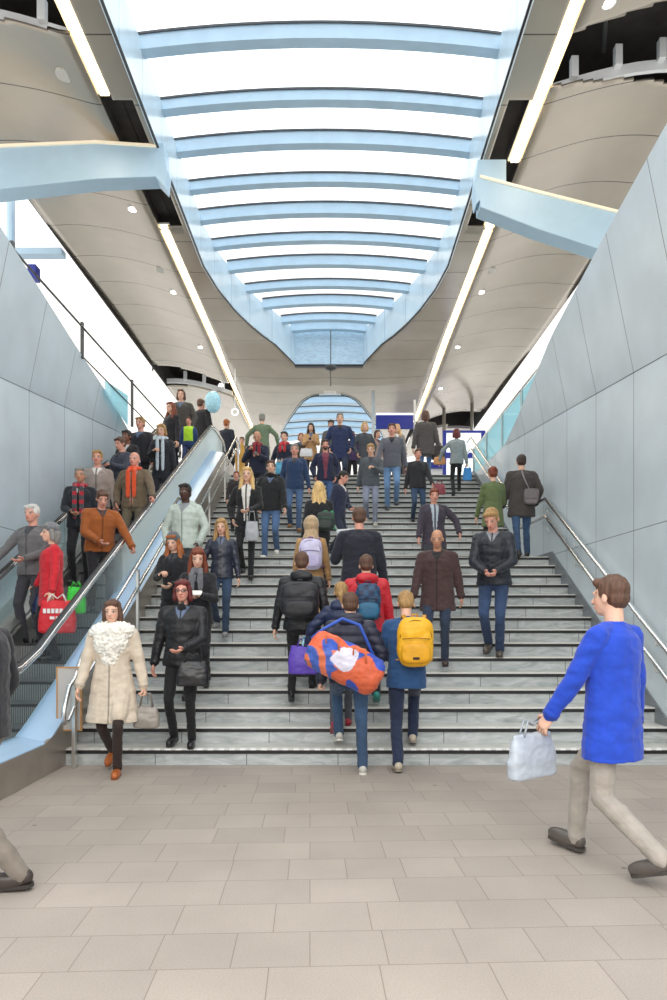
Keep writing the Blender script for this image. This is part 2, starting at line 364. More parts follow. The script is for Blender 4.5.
# ---- light strips
def strip(X,d0,d1,label):
    r=empty('strip_light',(X,(d0+d1)/2,CZ+.1)); tag(r,label,'light','warm strip lights in the ceiling' if 0 else None)
    MB().box((X-.06,d0,CZ+.02),(X+.06,d1,CZ+.07)).obj('diffuser',M['light'],r)
    MB().box((X-.105,d0,CZ+.045),(X-.062,d1,CZ+.068)).obj('halo_strip',M['halo'],r); MB().box((X+.062,d0,CZ+.045),(X+.105,d1,CZ+.068)).obj('halo_strip',M['halo'],r)  # glowing strips imitate the halo beside the tube
    m=MB(); m.box((X-.105,d0-.02,CZ+.07),(X+.105,d1+.02,CZ+.1)); m.obj('housing',M['white'],r)
strip(XSL,4.2,9.2,'near warm glowing ceiling strip light, upper left above the left beam')
strip(XSL,12.3,25.8,'long warm glowing ceiling strip light running down behind the left beam')
strip(XSR,4.2,10.55,'near warm glowing ceiling strip light, upper right above the right beam')
strip(XSR,12.2,24.5,'long warm glowing ceiling strip light running down behind the right beam')
# ---- downlights and speaker grilles
def atpix(x,y,z): k=(z-EYE)/(618-y); return V(((x-338)*k,FPX*k,z))
for (x,y,w) in ((133,209,'nearest of the round downlights left of the skylight'),(174,292,'second round downlight from the left beam, left ceiling'),(201,347,'third round downlight from the left beam, left ceiling'),(221,385,'farthest round downlight on the left ceiling, above the escalator top'),
                (608,2,'round downlight at the very top right of the ceiling'),(481,292,'first round downlight behind the right beam, right ceiling'),(457,347,'second round downlight behind the right beam, right ceiling'),(440,388,'farthest round downlight on the right ceiling')):
    p=atpix(x,y,CZ+.1); p.z=cz(p.x,p.y); p=atpix(x,y,p.z); z=cz(p.x,p.y)-.012
    r=empty('downlight',(p.x,p.y,z)); tag(r,w,'downlight')
    MB().tube([(p.x,p.y,z),(p.x,p.y,z+.05)],.075,16).obj('lens',M['spot'],r)
    MB().tube([(p.x,p.y,z+.006),(p.x,p.y,z+.03)],.10,18).obj('rim',M['white'],r)
for (x,y,w) in ((65,70,'round flush speaker grille in the left ceiling, beside the near light strip'),(162,268,'round flush speaker grille on the left ceiling behind the beam'),(490,269,'round flush speaker grille on the right ceiling behind the beam')):
    p=atpix(x,y,CZ+.15); z=cz(p.x,p.y)-.008
    g=MB(); g.tube([(p.x,p.y,z),(p.x,p.y,z+.03)],.12,20); g.tube([(p.x,p.y,z-.004),(p.x,p.y,z+.02)],.095,20)
    tag(g.obj('speaker_grille',M['nosing_light']),w,'speaker')
# ---- big pale-blue struts
def beam(label,pts,h0,h1,thick):
    r=empty('roof_beam',pts[0]); tag(r,label,'beam')
    mb=MB(); rows=[]; n=len(pts); tp=[]
    for i,p in enumerate(pts):
        h=h0+(h1-h0)*i/(n-1); p=V(p)
        rows.append([p+V((0,-thick/2,-h)),p+V((0,thick/2,-h)),p+V((0,thick/2,0)),p+V((0,-thick/2,0))])
        tp.append([p+V((0,-thick/2-.02,0)),p+V((0,thick/2+.02,0)),p+V((0,thick/2+.02,.035)),p+V((0,-thick/2-.02,.035))])
    mb.loft(rows); mb.obj('box_girder',M['blue_white'],r,bevel=.012); MB().loft(tp).obj('lit_top_edge',M['lit'],r)
M['lit']=mat('glowing_lit_edge',hx('f4e6cf'),.5,0,.03,5,emit=((1,.86,.62),.35))  # emission puts the lit look of the beams' top edge into the material
beam('broad pale blue roof beam reaching in from the left to the light strip',[(-7.2,9.6,8.02),(-5.0,9.85,8.26),(-3.6,10.1,8.50),(-2.72,10.3,8.58)],.70,.44,.3)
beam('broad pale blue roof beam slanting down to the right over the right wall',[(2.15,10.3,8.12),(3.0,10.25,7.86),(4.3,10.2,7.50),(7,10.0,6.75)],.44,.74,.3)
# beam shoes that hook up into the slot
for s,x0,lab in ((-1,-2.62,'rounded pale blue beam end shoe under the left ceiling slot'),(1,2.1,'rounded pale blue beam end shoe under the right ceiling slot')):
    mb=MB(); z=8.2 if s<0 else 7.95
    prof=[(x0+s*.45,z-.02),(x0+s*.15,z-.06),(x0,z-.22),(x0-s*.03,z+.05),(x0+s*.02,z+.45),(x0+s*.45,z+.45)]
    mb.prism(prof,1,10.15,10.42); tag(mb.obj('beam_shoe',M['blue_white'],bevel=.01),lab,'beam shoe')
# ================================================================ STAIRS
st=empty('staircase',((XR+XM)/2,D0,0)); tag(st,'wide grey stone staircase with black nosing strips, wall to wall','staircase')
for n in range(1,NST+1):
    d=nose_d(n); z=n*RISE; dn=nose_d(n+1) if n<NST else d+.35
    zb=max(0,z-RISE) if n<=1 else z-RISE-.02
    s=MB().box((XM,d,max(0,z-RISE)),(XR-.004,dn+.02,z-.002)).obj('step',M['stone'],st)
    s0=MB().box((XM,d+.035,z-.03),(XR,dn+.01,z)).obj('tread',M['tread'],s)
    MB().box((XM+.005,d-.012,z-.048),(XR-.005,d+.03,z-.012)).obj('black_strip',M['strip_black'],s)
    MB().box((XM+.005,d-.014,z-.012),(XR-.005,d+.05,z+.001)).obj('light_edge',M['nosing_light'],s)
    if n==1:
        x=XM+.35; s1=None
        while x<XR-.1:
            if s1 is None:
                s1=MB().box((x,d-.0165,z-.013),(x+.055,d+.025,z+.004)).obj('white_stud',M['dot'],s); x0=x
            else:
                c=s1.copy(); COL.objects.link(c); c.parent=s; c.location=(x-x0,0,0)
            x+=.105
# support body under the stairs
mb=MB(); poly=[(D0+.3,0)]+[(nose_d(n)+.25,(n-1)*RISE-.03) for n in range(2,NST+1)]+[(DTOP+.5,0)]
mb.prism(poly,0,XM+.01,XR-.01); mb.obj('stair_core',M['stone'],st)
# dark stringer along the right wall
mb=MB(); up=[(D0-.02,.20),(nose_d(15)-.15,15*RISE+.07),(nose_d(16)-.12,15*RISE+.07),(DTOP,TOPZ+.12),(DTOP+.3,TOPZ+.12)]
poly=up+[(DTOP+.3,TOPZ-.2),(DTOP,TOPZ-.3),(nose_d(16),15*RISE-.2),(nose_d(15),15*RISE-.3),(D0-.02,0)]
mb.prism(poly,0,XR-.018,XR-.001); tag(mb.obj('baseboard_right',M['darkgrey2'] if 'darkgrey2' in M else M['steel']),kind='structure')
# ================================================================ HANDRAILS
def railpath(X,h,kinkout=True):
    a=[(X,D0-.18,h+.0)]
    for d,z in ((D0+.1,RISE*1.0),(nose_d(15)-.1,15*RISE),(nose_d(16)-.15,15*RISE),(DTOP-.05,TOPZ),(DTOP+.45,TOPZ)): a.append((X,d,z+h))
    return a
# right wall rails
r=empty('wall_handrail',(XR-.08,D0,0)); tag(r,'double stainless handrail fixed to the right wall above the stairs','handrail')
for h in (.92,.64):
    MB().tube(railpath(XR-.1,h),.027,10).obj('rail',M['polished'],r,True)
for n in (2,6,10,14,17,21,25,29):
    d=nose_d(n)+.1; z=n*RISE
    for h in (.92,.64): MB().tube([(XR-.1,d,z+h-.03),(XR-.1,d,z+h-.08),(XR-.01,d,z+h-.10)],.010,6).obj('bracket',M['steel'],r)
# left stair rails (loop at foot), posts
XH=-2.55
r=empty('stair_handrail',(XH,D0,0)); tag(r,'freestanding double stainless handrail with looped foot beside the escalator','handrail')
up=railpath(XH,.93)[1:]; lo=railpath(XH,.64)[1:]
loop=[up[0],(XH,D0-.12,.86),(XH,D0-.24,.80),(XH,D0-.36,.60),(XH,D0-.37,.52),(XH,D0-.33,.47),(XH,D0-.27,.48),(XH,D0-.1,.62),lo[0]]
MB().tube(list(reversed(lo))+list(reversed(loop))[1:-1]+up,.022,10).obj('rail',M['polished'],r,True)
MB().tube([(XH,DTOP+.45,TOPZ+.93),(XH,DTOP+.55,TOPZ+.86),(XH,DTOP+.55,TOPZ+.71),(XH,DTOP+.45,TOPZ+.64)],.022,10).obj('rail_return',M['polished'],r,True)
for d,z in ((D0-.12,0),(nose_d(7)+.12,7*RISE),(nose_d(13)+.12,13*RISE),(nose_d(19)+.12,19*RISE),(nose_d(25)+.12,25*RISE),(DTOP+.3,TOPZ)):
    zt=z+.93 if d>D0 else .84
    MB().box((XH-.018,d-.028,z),(XH+.018,d+.028,zt)).obj('post',M['steel'],r,bevel=.004)
# framed pale panel on the loop
r=empty('framed_panel',(XH-.02,D0-.34,.3)); tag(r,'small upright pale panel in an ochre edged frame at the handrail foot','panel')
xa,xb=-2.735,-2.515; dq=D0-.06
MB().box((xa,dq,.36),(xb,dq+.012,.96)).obj('pane',M['panel'] if 'panel' in M else M['white'],r)
f=MB(); w=.014
f.box((xa-w,dq-.005,.36-w),(xa,dq+.02,.96+w)); f.box((xb,dq-.005,.36-w),(xb+w,dq+.02,.96+w)); f.box((xa,dq-.005,.96),(xb,dq+.02,.96+w)); f.box((xa,dq-.005,.36-w),(xb,dq+.02,.36))
f.obj('frame',M['wood_edge'],r)
# ================================================================ ESCALATOR
es=empty('escalator',(-3.5,5.5,0)); tag(es,'stainless escalator with glass balustrades between the left wall and the stairs','escalator')
D_LO,D_HI=4.9,17.6
def hr(X):   # handrail centre line
    pts=[(X,D_LO+.0,.55),(X,D_LO-.17,.62),(X,D_LO-.22,.74),(X,D_LO-.16,.87),(X,D_LO,.93)]
    pts+=[(X,5.8,.94),(X,6.2,.99),(X,6.6,1.14)]
    d=7.0
    while d<15.2: pts.append((X,d,esc_z(d)+.96)); d+=.8
    pts+=[(X,15.2,esc_z(15.2)+.95),(X,15.6,TOPZ+.87),(X,16.0,TOPZ+.96),(X,16.5,TOPZ+.98),(X,D_HI-.4,TOPZ+.97),(X,D_HI-.2,TOPZ+.9),(X,D_HI-.12,TOPZ+.76),(X,D_HI-.18,TOPZ+.62),(X,D_HI-.35,TOPZ+.55)]
    return pts
def base_z(d,off): return esc_z(d)+off
XG1,XG2=-2.96,-4.12
dl=[D_LO+.05+i*.25 for i in range(int((D_HI-.35-D_LO)/.25)+1)]
def hz(d):
    p=[(q[1],q[2]) for q in hr(0) if q[1]>=D_LO-.01 and q[2]>.8]; p.sort(); return interp(p,d)
for X in (XG1,XG2):
    pts=hr(X); rows=[]
    rows=[]
    MB().tube(pts,.036,10).obj('handrail',M['rubber'],es,True)
    MB().tube([(X+(.012 if X>-3.5 else .012),p[1],p[2]-.035) for p in pts],.026,8).obj('rail_trim',M['polished'],es,True)
    MB().tube([(X+.03,p[1],p[2]+.004) for p in pts[4:-4]],.014,8).obj('bright_edge',M['polished'],es,True)
    g=MB(); g.loft([[V((X-.006,d,base_z(d,.30))),V((X+.006,d,base_z(d,.30))),V((X+.006,d,hz(d)-.05)),V((X-.006,d,hz(d)-.05))] for d in dl]); g.obj('glass_balustrade',M['glass'],es)
# decks and skirts
s=1
for X,xa,xb in ((XG1,XG1-.08,XM-.005),(XG2,XL+.005,XG2+.16)):
    m1=MB(); rows=[]
    for d in [D_LO-.3]+dl+[D_HI]:
        z=base_z(d,.32); m=(xa+xb)/2
        rows.append([V((xa,d,z-.14)),V((xb,d,z-.14)),V((xb,d,z-.02)),V((X+.03,d,z+.03)),V((X-.03,d,z+.03)),V((xa,d,z-.04))])
    m1.loft(rows); m1.obj('deck',M['clad'] if X>-3.5 else M['steel'],es)
# outer cladding facing the stairs, from the stair surface to the deck
m1=MB(); rows=[]
for d in [D_LO-.3+.25*i for i in range(52)]:
    z=base_z(d,.29); zb=0 if d<D0 else max(0,esc_z(d)-.75)
    rows.append([V((XM-.03,d,zb)),V((XM-.001,d,zb)),V((XM+.0,d,z)),V((XM-.03,d,z))])
m1.loft(rows); m1.obj('outer_cladding',M['clad2'] if 'clad2' in M else M['clad'],es)
m1=MB()
for X in (XG1-.09,XG2+.17):
    m1.loft([[V((X-.01,d,esc_z(d)-.35)),V((X+.01,d,esc_z(d)-.35)),V((X+.01,d,esc_z(d)+.24)),V((X-.01,d,esc_z(d)+.24))] for d in dl])
m1.obj('skirt_panels',M['steel'],es)
MB().box((XG2+.16,4.3,.0),(XG1-.08,5.9,.012)).obj('comb_plate',M['steel'],es)
MB().box((XG2+.16,15.9,TOPZ-.01),(XG1-.08,17.8,TOPZ+.006)).obj('comb_plate',M['steel'],es)
M['esc_step']=linesmat('grooved_escalator_step',(.30,.31,.32),(.03,.03,.03),0,.02,0,.008,.4,.7,.1,5)
EPITCH=.38; ERISE=EPITCH*.531
ESTEP=[]
d=6.0
while d<15.8:
    z=esc_z(d+.1); ESTEP.append((d,z)); d+=EPITCH
for (d,z) in ESTEP:
    sp=MB().box((XG2+.165,d,z-ERISE-.02),(XG1-.085,d+EPITCH+.01,z)).obj('step',M['esc_step'],es)
    MB().box((XG2+.17,d-.004,z-.03),(XG1-.09,d+.02,z+.001)).obj('dark_edge',M['rubber'],sp)
mb=MB(); mb.prism([(4.9,0),(15.9,0),(15.9,TOPZ-.3),(6.6,-.0)],0,XG2+.0,XG1-.0)
mb.obj('truss',M['darkgrey'],es)
# ================================================================ PEOPLE
def attrmat(name,rough,bump,bscale,stretch=(1,1,1),sheen=0,namt=.10,nscale=14,metal=0,wave=None,coat=0):
    m,nt,b=newmat(name); L=nt.links.new
    at=N(nt,'ShaderNodeAttribute',attribute_name='Col'); tc=N(nt,'ShaderNodeTexCoord'); mp=N(nt,'ShaderNodeMapping'); mp.inputs['Scale'].default_value=stretch; L(tc.outputs['Object'],mp.inputs[0])
    nz=N(nt,'ShaderNodeTexNoise',i_Scale=float(nscale),i_Detail=4.0); L(mp.outputs[0],nz.inputs['Vector'])
    r=N(nt,'ShaderNodeMapRange'); r.inputs[1].default_value=.3; r.inputs[2].default_value=.7; r.inputs[3].default_value=1-namt; r.inputs[4].default_value=1+namt; L(nz.outputs[0],r.inputs[0])
    mx=N(nt,'ShaderNodeMix',data_type='RGBA',blend_type='MULTIPLY'); mx.inputs[0].default_value=1; L(at.outputs[0],mx.inputs[6]); L(r.outputs[0],mx.inputs[7]); L(mx.outputs[2],b.inputs['Base Color'])
    b.inputs['Roughness'].default_value=rough; b.inputs['Metallic'].default_value=metal; b.inputs['Coat Weight'].default_value=coat
    if sheen: b.inputs['Sheen Weight'].default_value=sheen; b.inputs['Sheen Roughness'].default_value=.5
    n2=N(nt,'ShaderNodeTexNoise',i_Scale=float(bscale),i_Detail=3.0); L(mp.outputs[0],n2.inputs['Vector'])
    bp=N(nt,'ShaderNodeBump',i_Strength=bump,i_Distance=.01); L(n2.outputs[0],bp.inputs['Height']); L(bp.outputs[0],b.inputs['Normal'])
    return m
K={'skin':attrmat('skin',.5,.08,60,namt=.04),
   'cloth':attrmat('woven_cloth',.85,.35,35,sheen=.15),
   'denim':attrmat('denim',.85,.3,60,namt=.16,nscale=9,sheen=.1),
   'leather':attrmat('smooth_leather',.38,.25,25,coat=.15),
   'nylon':attrmat('nylon_shell',.5,.35,22,sheen=.05),
   'hair':attrmat('hair_strands',.5,.7,30,(6,6,1),namt=.28,nscale=10),
   'fur':attrmat('fur',.9,1.0,45,namt=.22,nscale=24,sheen=.4),
   'knit':attrmat('knitted_wool',.95,.7,90,namt=.15,nscale=30,sheen=.3)}
PENDING=[]   # (object, voxel, smooth iterations, post function)
def rot_about(p,c,ax,ang): return Matrix.Rotation(ang,3,ax)@(V(p)-V(c))+V(c)
def solid(name,mb,kind,parent,vox,post=None,sm=4):
    me=bpy.data.meshes.new(name); me.from_pydata([tuple(p) for p in mb.v],[],mb.f); me.materials.append(K[kind] if isinstance(kind,str) else kind)
    o=bpy.data.objects.new(name,me); COL.objects.link(o); o.parent=parent
    PENDING.append((o,vox,sm,post)); return o
def paint(me,fn):
    a=me.color_attributes.new('Col','FLOAT_COLOR','POINT'); buf=[]
    for v in me.vertices: c=fn(v.co); buf+= [c[0],c[1],c[2],1]
    a.data.foreach_set('color',buf)
def plain(name,mb,kind,parent,col,smooth=True):
    o=mb.obj(name,K[kind] if isinstance(kind,str) else kind,None,smooth); o.parent=parent
    if isinstance(kind,str): paint(o.data,(lambda c:col) if not callable(col) else col)
    return o
def finish_people():
    for o,vox,sm,post in PENDING:
        r=o.modifiers.new('r','REMESH'); r.mode='VOXEL'; r.voxel_size=vox; r.use_smooth_shade=True
        s=o.modifiers.new('s','SMOOTH'); s.factor=.5; s.iterations=sm
    dg=bpy.context.evaluated_depsgraph_get(); dg.update()
    for o,vox,sm,post in PENDING:
        me=bpy.data.meshes.new_from_object(o.evaluated_get(dg)); 
        if not me.materials: me.materials.append(o.data.materials[0])
        old=o.data; o.modifiers.clear(); o.data=me; me.name=old.name
        if post: post(me)
        me.shade_smooth()
    PENDING.clear()
def ik(a,t,l1,l2,pole):
    a=V(a); t=V(t); d=t-a; L=min(d.length,(l1+l2)*.998); u=d.normalized(); t=a+u*L
    x=(l1*l1-l2*l2+L*L)/(2*L); h=math.sqrt(max(l1*l1-x*x,0)); p=V(pole); p=p-u*p.dot(u)
    p=p.normalized() if p.length>1e-5 else V((0,-1,0))
    return a+u*x+p*h,t
SKIN={'fair':hx('e3b59c'),'pink':hx('dc9f8b'),'tan':hx('c48f72'),'brown':hx('7a4f3c'),'dark':hx('4f3328')}
HAIR={'black':hx('1d1816'),'dark':hx('3a2a22'),'brown':hx('5d4030'),'auburn':hx('7a3a22'),'ginger':hx('a8602f'),'blond':hx('d9b478'),'dblond':hx('a98453'),'grey':hx('8d8a86'),'white':hx('d8d5d0'),'red':hx('642222')}
def clothpost(col,amp,seed,kind,s,extra=None):
    def post(me):
        if amp or kind=='nylon_puffer':
            offs=[]
            for v in me.vertices:
                c=v.co; n=noise.noise(V((c.x*9+seed,c.y*9,c.z*16)))+.5*noise.noise(V((c.x*22,c.y*22+seed,c.z*34)))
                dv=amp*n
                if kind=='puffer': dv+= .010*abs(math.sin(c.z*PI/.085))-.006
                offs.append(dv)
            co=[v.normal.copy() for v in me.vertices]
            for v,n,dv in zip(me.vertices,co,offs): v.co=v.co+n*dv
        paint(me,(lambda c:col) if not callable(col) else col)
    return post
LISTP=[]
def figure(px_,ytop,H,surf,face,label,group=None,sex='m',top=('jacket',hx('222222')),legs=('trousers',hx('1a1a1e')),shoes=hx('222222'),skin='fair',hair=('short','brown'),
           armL='down',armR='down',stride='auto',lean=0,head=(0,0),build=1.0,hat=None,scarf=None,shirt=None,X=None,d=None,z=None,n=None,glasses=False,beard=None,shoesz=1.0,elbow=1.0):
    """px_ / ytop: where the top of the head is seen; surf: 'stair','esc','floor','up'. face: 0 = towards the foot of the stairs, 180 = up them."""
    tgt=lambda dd,zz: 618-(zz+H-EYE)*FPX/dd
    if d is None:
        if surf=='stair':
            best=None
            for k in range(1,NST):
                dd=nose_d(k)+.15; e=abs(tgt(dd,k*RISE)-ytop)
                if n is not None: e=abs(k-n)
                if best is None or e<best[0]: best=(e,k,dd)
            n=best[1]; d=best[2]; z=n*RISE; H=(618-ytop)*d/FPX+EYE-z
        elif surf=='esc':
            best=None
            for (a,zz) in ESTEP:
                dd=a+EPITCH*.5; e=abs(tgt(dd,zz)-ytop)
                if best is None or e<best[0]: best=(e,dd,zz)
            d,z=best[1],best[2]; H=(618-ytop)*d/FPX+EYE-z
        elif surf=='floor': z=0; d=(EYE-H)*FPX/(ytop-618) if abs(ytop-618)>1 else 5
        else:
            z=TOPZ; d=(z+H-EYE)*FPX/(618-ytop)
    else:
        if surf=='floor': z=0
        elif surf=='up': z=TOPZ
        elif surf=='esc' and z is None: z=esc_z(d)
    X=(px_-338)*d/FPX if X is None else X
    LISTP.append((label[:40],round(X,2),round(d,2),round(z,2),round(H,2),n))
    s=H/1.76
    root=empty('person',(X,d,z),math.radians(face)); tag(root,label,'person',group)
    dist=d; vox=max(.0075,min(.0135,.00105*dist)); seed=hash_seed(label)
    rnd=random.Random(seed)
    W=(1.03 if sex=='m' else .94)*build
    hipz=.93*s; 
    # ---- feet
    if stride=='auto': stride='stand' if surf in('esc','up') else ('down' if abs(face)<90 else 'up')
    fr=-1  # local front is -Y
    T=TREAD; R=RISE
    a=rnd.choice((-1,1))
    if isinstance(stride,tuple): (fl,fr_,pel)=stride; feet=[fl,fr_]; pelvis=V(pel)*s
    elif stride=='down':  # leading foot one step below and in front, trailing foot heel up on own step
        feet=[(a*.085,-T*1.0,-R,.0),(-a*.085,.03,.0,.25)]; pelvis=V((0,-.10,hipz-.045-R*.28))
    elif stride=='up':
        feet=[(a*.085,-T*1.0,R,.0),(-a*.085,.04,.0,.45)]; pelvis=V((0,-.10,hipz+.005))
    elif stride=='up2':
        feet=[(a*.085,.0,.0,0),(-a*.085,.26,-R,.7)]; pelvis=V((0,.03,hipz-.01))
    elif stride=='walk':
        feet=[(a*.08,-.34*s,0,-.25),(-a*.08,.30*s,0.0,.55)]; pelvis=V((0,-.02,hipz-.05*s))
    elif stride=='walkL':
        feet=[(.08,-.34*s,0,-.25),(-.08,.30*s,0.0,.55)]; pelvis=V((0,-.02,hipz-.05*s))
    elif stride=='walkR':
        feet=[(-.08,-.34*s,0,-.25),(.08,.30*s,0.0,.55)]; pelvis=V((0,-.02,hipz-.05*s))
    else:
        feet=[(-.095,-.03,0,0),(.095,.03,0,0)]; pelvis=V((0,0,hipz-.01))
    feet.sort(key=lambda f:f[0])
    drop=(hipz-pelvis.z)
    # ---- torso transform
    def T3(p):   # p is in upright coordinates with pelvis at (0,0,hipz)
        q=V(p)-V((0,0,hipz))
        if q.z>0: q=Matrix.Rotation(math.radians(lean),3,'X')@q
        else: q=V((q.x,q.y,q.z))
        return q+pelvis
    hj=[pelvis+V((sx*.088*s*W,0,-.02*s)) for sx in (-1,1)]
    legpts=[]
    for sx,f,h in zip((-1,1),feet,hj):
        heel=f[3]; ank=V((f[0]*W,f[1]+.05*s*0,f[2]+.085*s))
        if heel>0: ank+=V((0,-.02,.0))+V((0,.06*heel,.17*heel*s))*1.0
        if heel<0: ank+=V((0,.02,.02))
        kn,an=ik(h,ank,.43*s,.425*s,(sx*.06,-1,0)); legpts.append((h,kn,an,f,heel))
    sh=[T3((sx*.168*s*W,.012*s,1.412*s)) for sx in (-1,1)]
    neck=T3((0,.012*s,1.49*s)); hb=T3((0,-.005*s,1.56*s))
    yaw,pit=head
    Rh=Matrix.Rotation(math.radians(yaw),3,'Z')@Matrix.Rotation(math.radians(lean*.45+pit),3,'X')
    hc=hb+Rh@V((0,-.012*s,.075*s))
    def HP(p): return hc+Rh@(V(p)*s)
    # ---- arms
    arms=[]
    for sx,mode,shp in ((-1,armR,sh[0]),(1,armL,sh[1])):   # local -X is the person's right when facing -Y
        sw=rnd.uniform(-.12,.12) if stride not in('stand',) else 0
        if mode=='down': t=T3((sx*.27*s*W,(-.05*s+sw),.86*s)); pole=(sx*.3,1,.1)
        elif mode=='swing': t=T3((sx*.27*s*W,-.24*s,.93*s)); pole=(sx*.3,1,-.1)
        elif mode=='back': t=T3((sx*.28*s*W,.2*s,.90*s)); pole=(sx*.3,1,.1)
        elif mode=='phone': t=T3((sx*.055*s,-.30*s,1.20*s)); pole=(sx*.6,.2,-1)
        elif mode=='chest': t=T3((sx*.10*s,-.22*s,1.27*s)); pole=(sx*.7,.2,-1)
        elif mode=='belly': t=T3((sx*.06*s,-.25*s,1.05*s)); pole=(sx*.7,.3,-.8)
        elif mode=='pocket': t=T3((sx*.22*s*W,-.10*s,.93*s)); pole=(sx*1,.7,0)
        elif mode=='strap': t=T3((sx*.15*s,-.16*s,1.34*s)); pole=(sx*.5,.1,-1)
        elif mode=='bag': t=T3((sx*.29*s*W,.0,.82*s)); pole=(sx*.3,1,0)
        elif mode=='rail': t=T3((sx*.40*s,-.26*s,.99*s)); pole=(sx*.6,.6,-.6)
        elif mode=='side': t=T3((sx*.42*s,-.1*s,.98*s)); pole=(sx*1,.5,0)
        elif mode=='overshoulder': t=T3((sx*.20*s,-.10*s,1.33*s)); pole=(sx*.8,.1,-1)
        else: t=T3(tuple(q*s for q in mode)); pole=(sx*.6,.5,-.4)
        el,wr=ik(shp,t,.285*s,.255*s,pole); arms.append((shp,el,wr,mode,sx))
    # ================= body
    b=MB(); seg=16
    def ring(z,rx,ry,yo=0,N_=18): 
        return [T3((rx*s*math.cos(2*PI*k/N_),(ry*math.sin(2*PI*k/N_)+yo)*s,z*s)) for k in range(N_)]
    wv=1.0 if sex=='m' else .86
    b.loft([ring(.86,.10*W,.08),ring(.92,.155*W,.115),ring(1.02,.145*W,.105),ring(1.12,.13*W*wv,.10),ring(1.26,.145*W,.100),ring(1.35,.145*W,.095),ring(1.42,.095*W,.072),ring(1.46,.05,.055)])
    for i in (0,1):
        h,kn,an,f,heel=legpts[i]; b.cap(h,kn,.062*s,.040*s); b.cap(kn,an,.040*s,.028*s)
        Rq=Matrix.Rotation(math.radians(38*max(heel,0))+(math.radians(18*heel) if heel<0 else 0),3,'X'); b.cap(an+Rq@V((0,.0,-.03*s)),an+Rq@V((0,-.12*s,-.052*s)),.026*s,.018*s)
        shp,el,wr,mode,sx=arms[i]; b.cap(shp,el,.046*s,.036*s); b.cap(el,wr,.036*s,.026*s)
    for shp in sh: b.cap(shp,T3((math.copysign(.05,shp.x)*s,.012*s,1.435*s)),.036*s,.034*s)
    b.cap(neck-V((0,0,.05*s)),hb+Rh@V((0,.012*s,.03*s)),(.056 if sex=='m' else .048)*s,(.053 if sex=='m' else .045)*s,12)
    b.ell(HP((0,.012,.045)),(.074*s,.094*s,.084*s),Rh,18,12); b.ell(HP((0,-.020,-.015)),(.060*s,.073*s,.090*s),Rh,18,12)
    b.ell(HP((0,-.042,-.072)),(.042*s,.044*s,.034*s),Rh); b.cap(HP((0,-.088,.012)),HP((0,-.108,-.026)),.009*s,.015*s,8)
    b.cap(HP((-.045,-.072,.028)),HP((.045,-.072,.028)),.013*s,.013*s,8)
    b.cap(HP((-.02,-.086,-.056)),HP((.02,-.086,-.056)),.009*s,.009*s,8)
    for sx in (-1,1): b.ell(HP((sx*.077,.012,-.004)),(.011*s,.020*s,.033*s),Rh,10,8)
    hands=[]; fing=MB()
    for shp,el,wr,mode,sx in arms:
        f=(wr-el).normalized(); fw=V((0,-1,0)) if abs(f.y)<.8 else V((0,0,1)); ac=(fw-f*fw.dot(f)).normalized(); nrm=ac.cross(f)*(-sx)   # palm side normal towards the body
        if nrm.dot(V((-sx,0,0)))<0 and abs(nrm.x)>.2: nrm=-nrm
        pc=wr+f*.045*s; Rm=Matrix((ac,nrm,f)).transposed(); b.rbox(pc,(.040*s,.017*s,.052*s),Rm,3.0,14,8)
        grip=mode in('bag','rail','strap','overshoulder'); c1,c2=((75,80) if grip else (22,30))
        if mode in('phone',): c1,c2=45,50
        base=wr+f*.090*s
        for q,(o,ln) in enumerate(((.030,.070),(.010,.080),(-.010,.075),(-.030,.058))):
            p0=base+ac*o*s-f*.012*s
            A1=math.radians(c1+q*3); A2=math.radians(c1+c2+q*4)
            p1=p0+(f*math.cos(A1)+nrm*math.sin(A1)+ac*o*.9)*ln*.55*s; p2=p1+(f*math.cos(A2)+nrm*math.sin(A2))*ln*.5*s
            fing.tube([p0,p1,p2],[.0092*s,.0086*s,.0072*s],6)
        t0=wr+f*.025*s+ac*.030*s; t1=t0+(f*.5+ac*.75+nrm*.3).normalized()*.042*s; t2=t1+(f*.85+ac*.25+nrm*.45).normalized()*.034*s
        fing.tube([t0,t1,t2],[.012*s,.0105*s,.0085*s],6)
        hands.append(pc+f*.02*s+nrm*.02*s)
    skc=SKIN[skin]; lip=tuple(x*y for x,y in zip(skc,(.82,.5,.5))); hairc=HAIR[hair[1]] if isinstance(hair[1],str) else hair[1]
    Ri=Rh.transposed(); brow=tuple(x*.45+y*.35 for x,y in zip(hairc,skc))
    def bodycol(c):
        q=(Ri@(V(c)-hc))/s
        if abs(q.x)<.12 and abs(q.z)<.16 and q.y<-.04:
            ex=abs(q.x)-.031
            if (ex/.0085)**2+((q.z-.008)/.0078)**2<1: return (.05,.035,.028)
            if (ex/.016)**2+((q.z-.008)/.008)**2<1: return (.50,.42,.38)
            if (ex/.022)**2+((q.z-.010)/.015)**2<1: return tuple(v*.80 for v in skc)  # eye sockets: shade of the hollow painted as darker skin
            if abs(ex-.002)<.021 and abs(q.z-.032)<.0055: return brow
            if (q.x/.026)**2+((q.z+.056)/.010)**2<1: return lip
            if abs(q.x)<.012 and abs(q.z+.036)<.004: return tuple(v*.6 for v in skc)
            if beard and q.z<-.035: return HAIR[beard]
            ck=math.exp(-((abs(q.x)-.04)/.02)**2-((q.z+.03)/.022)**2); return (skc[0],skc[1]*(1-.16*ck),skc[2]*(1-.16*ck))
        return skc
    def bodypost(me):
        bm=bmesh.new(); bm.from_mesh(me); vs=[bm.verts.new(p) for p in fing.v]
        for f in fing.f:
            try: bm.faces.new([vs[i] for i in f])
            except ValueError: pass
        bm.to_mesh(me); bm.free(); paint(me,bodycol)
    solid('body',b,'skin',root,min(vox,.011),bodypost,2)
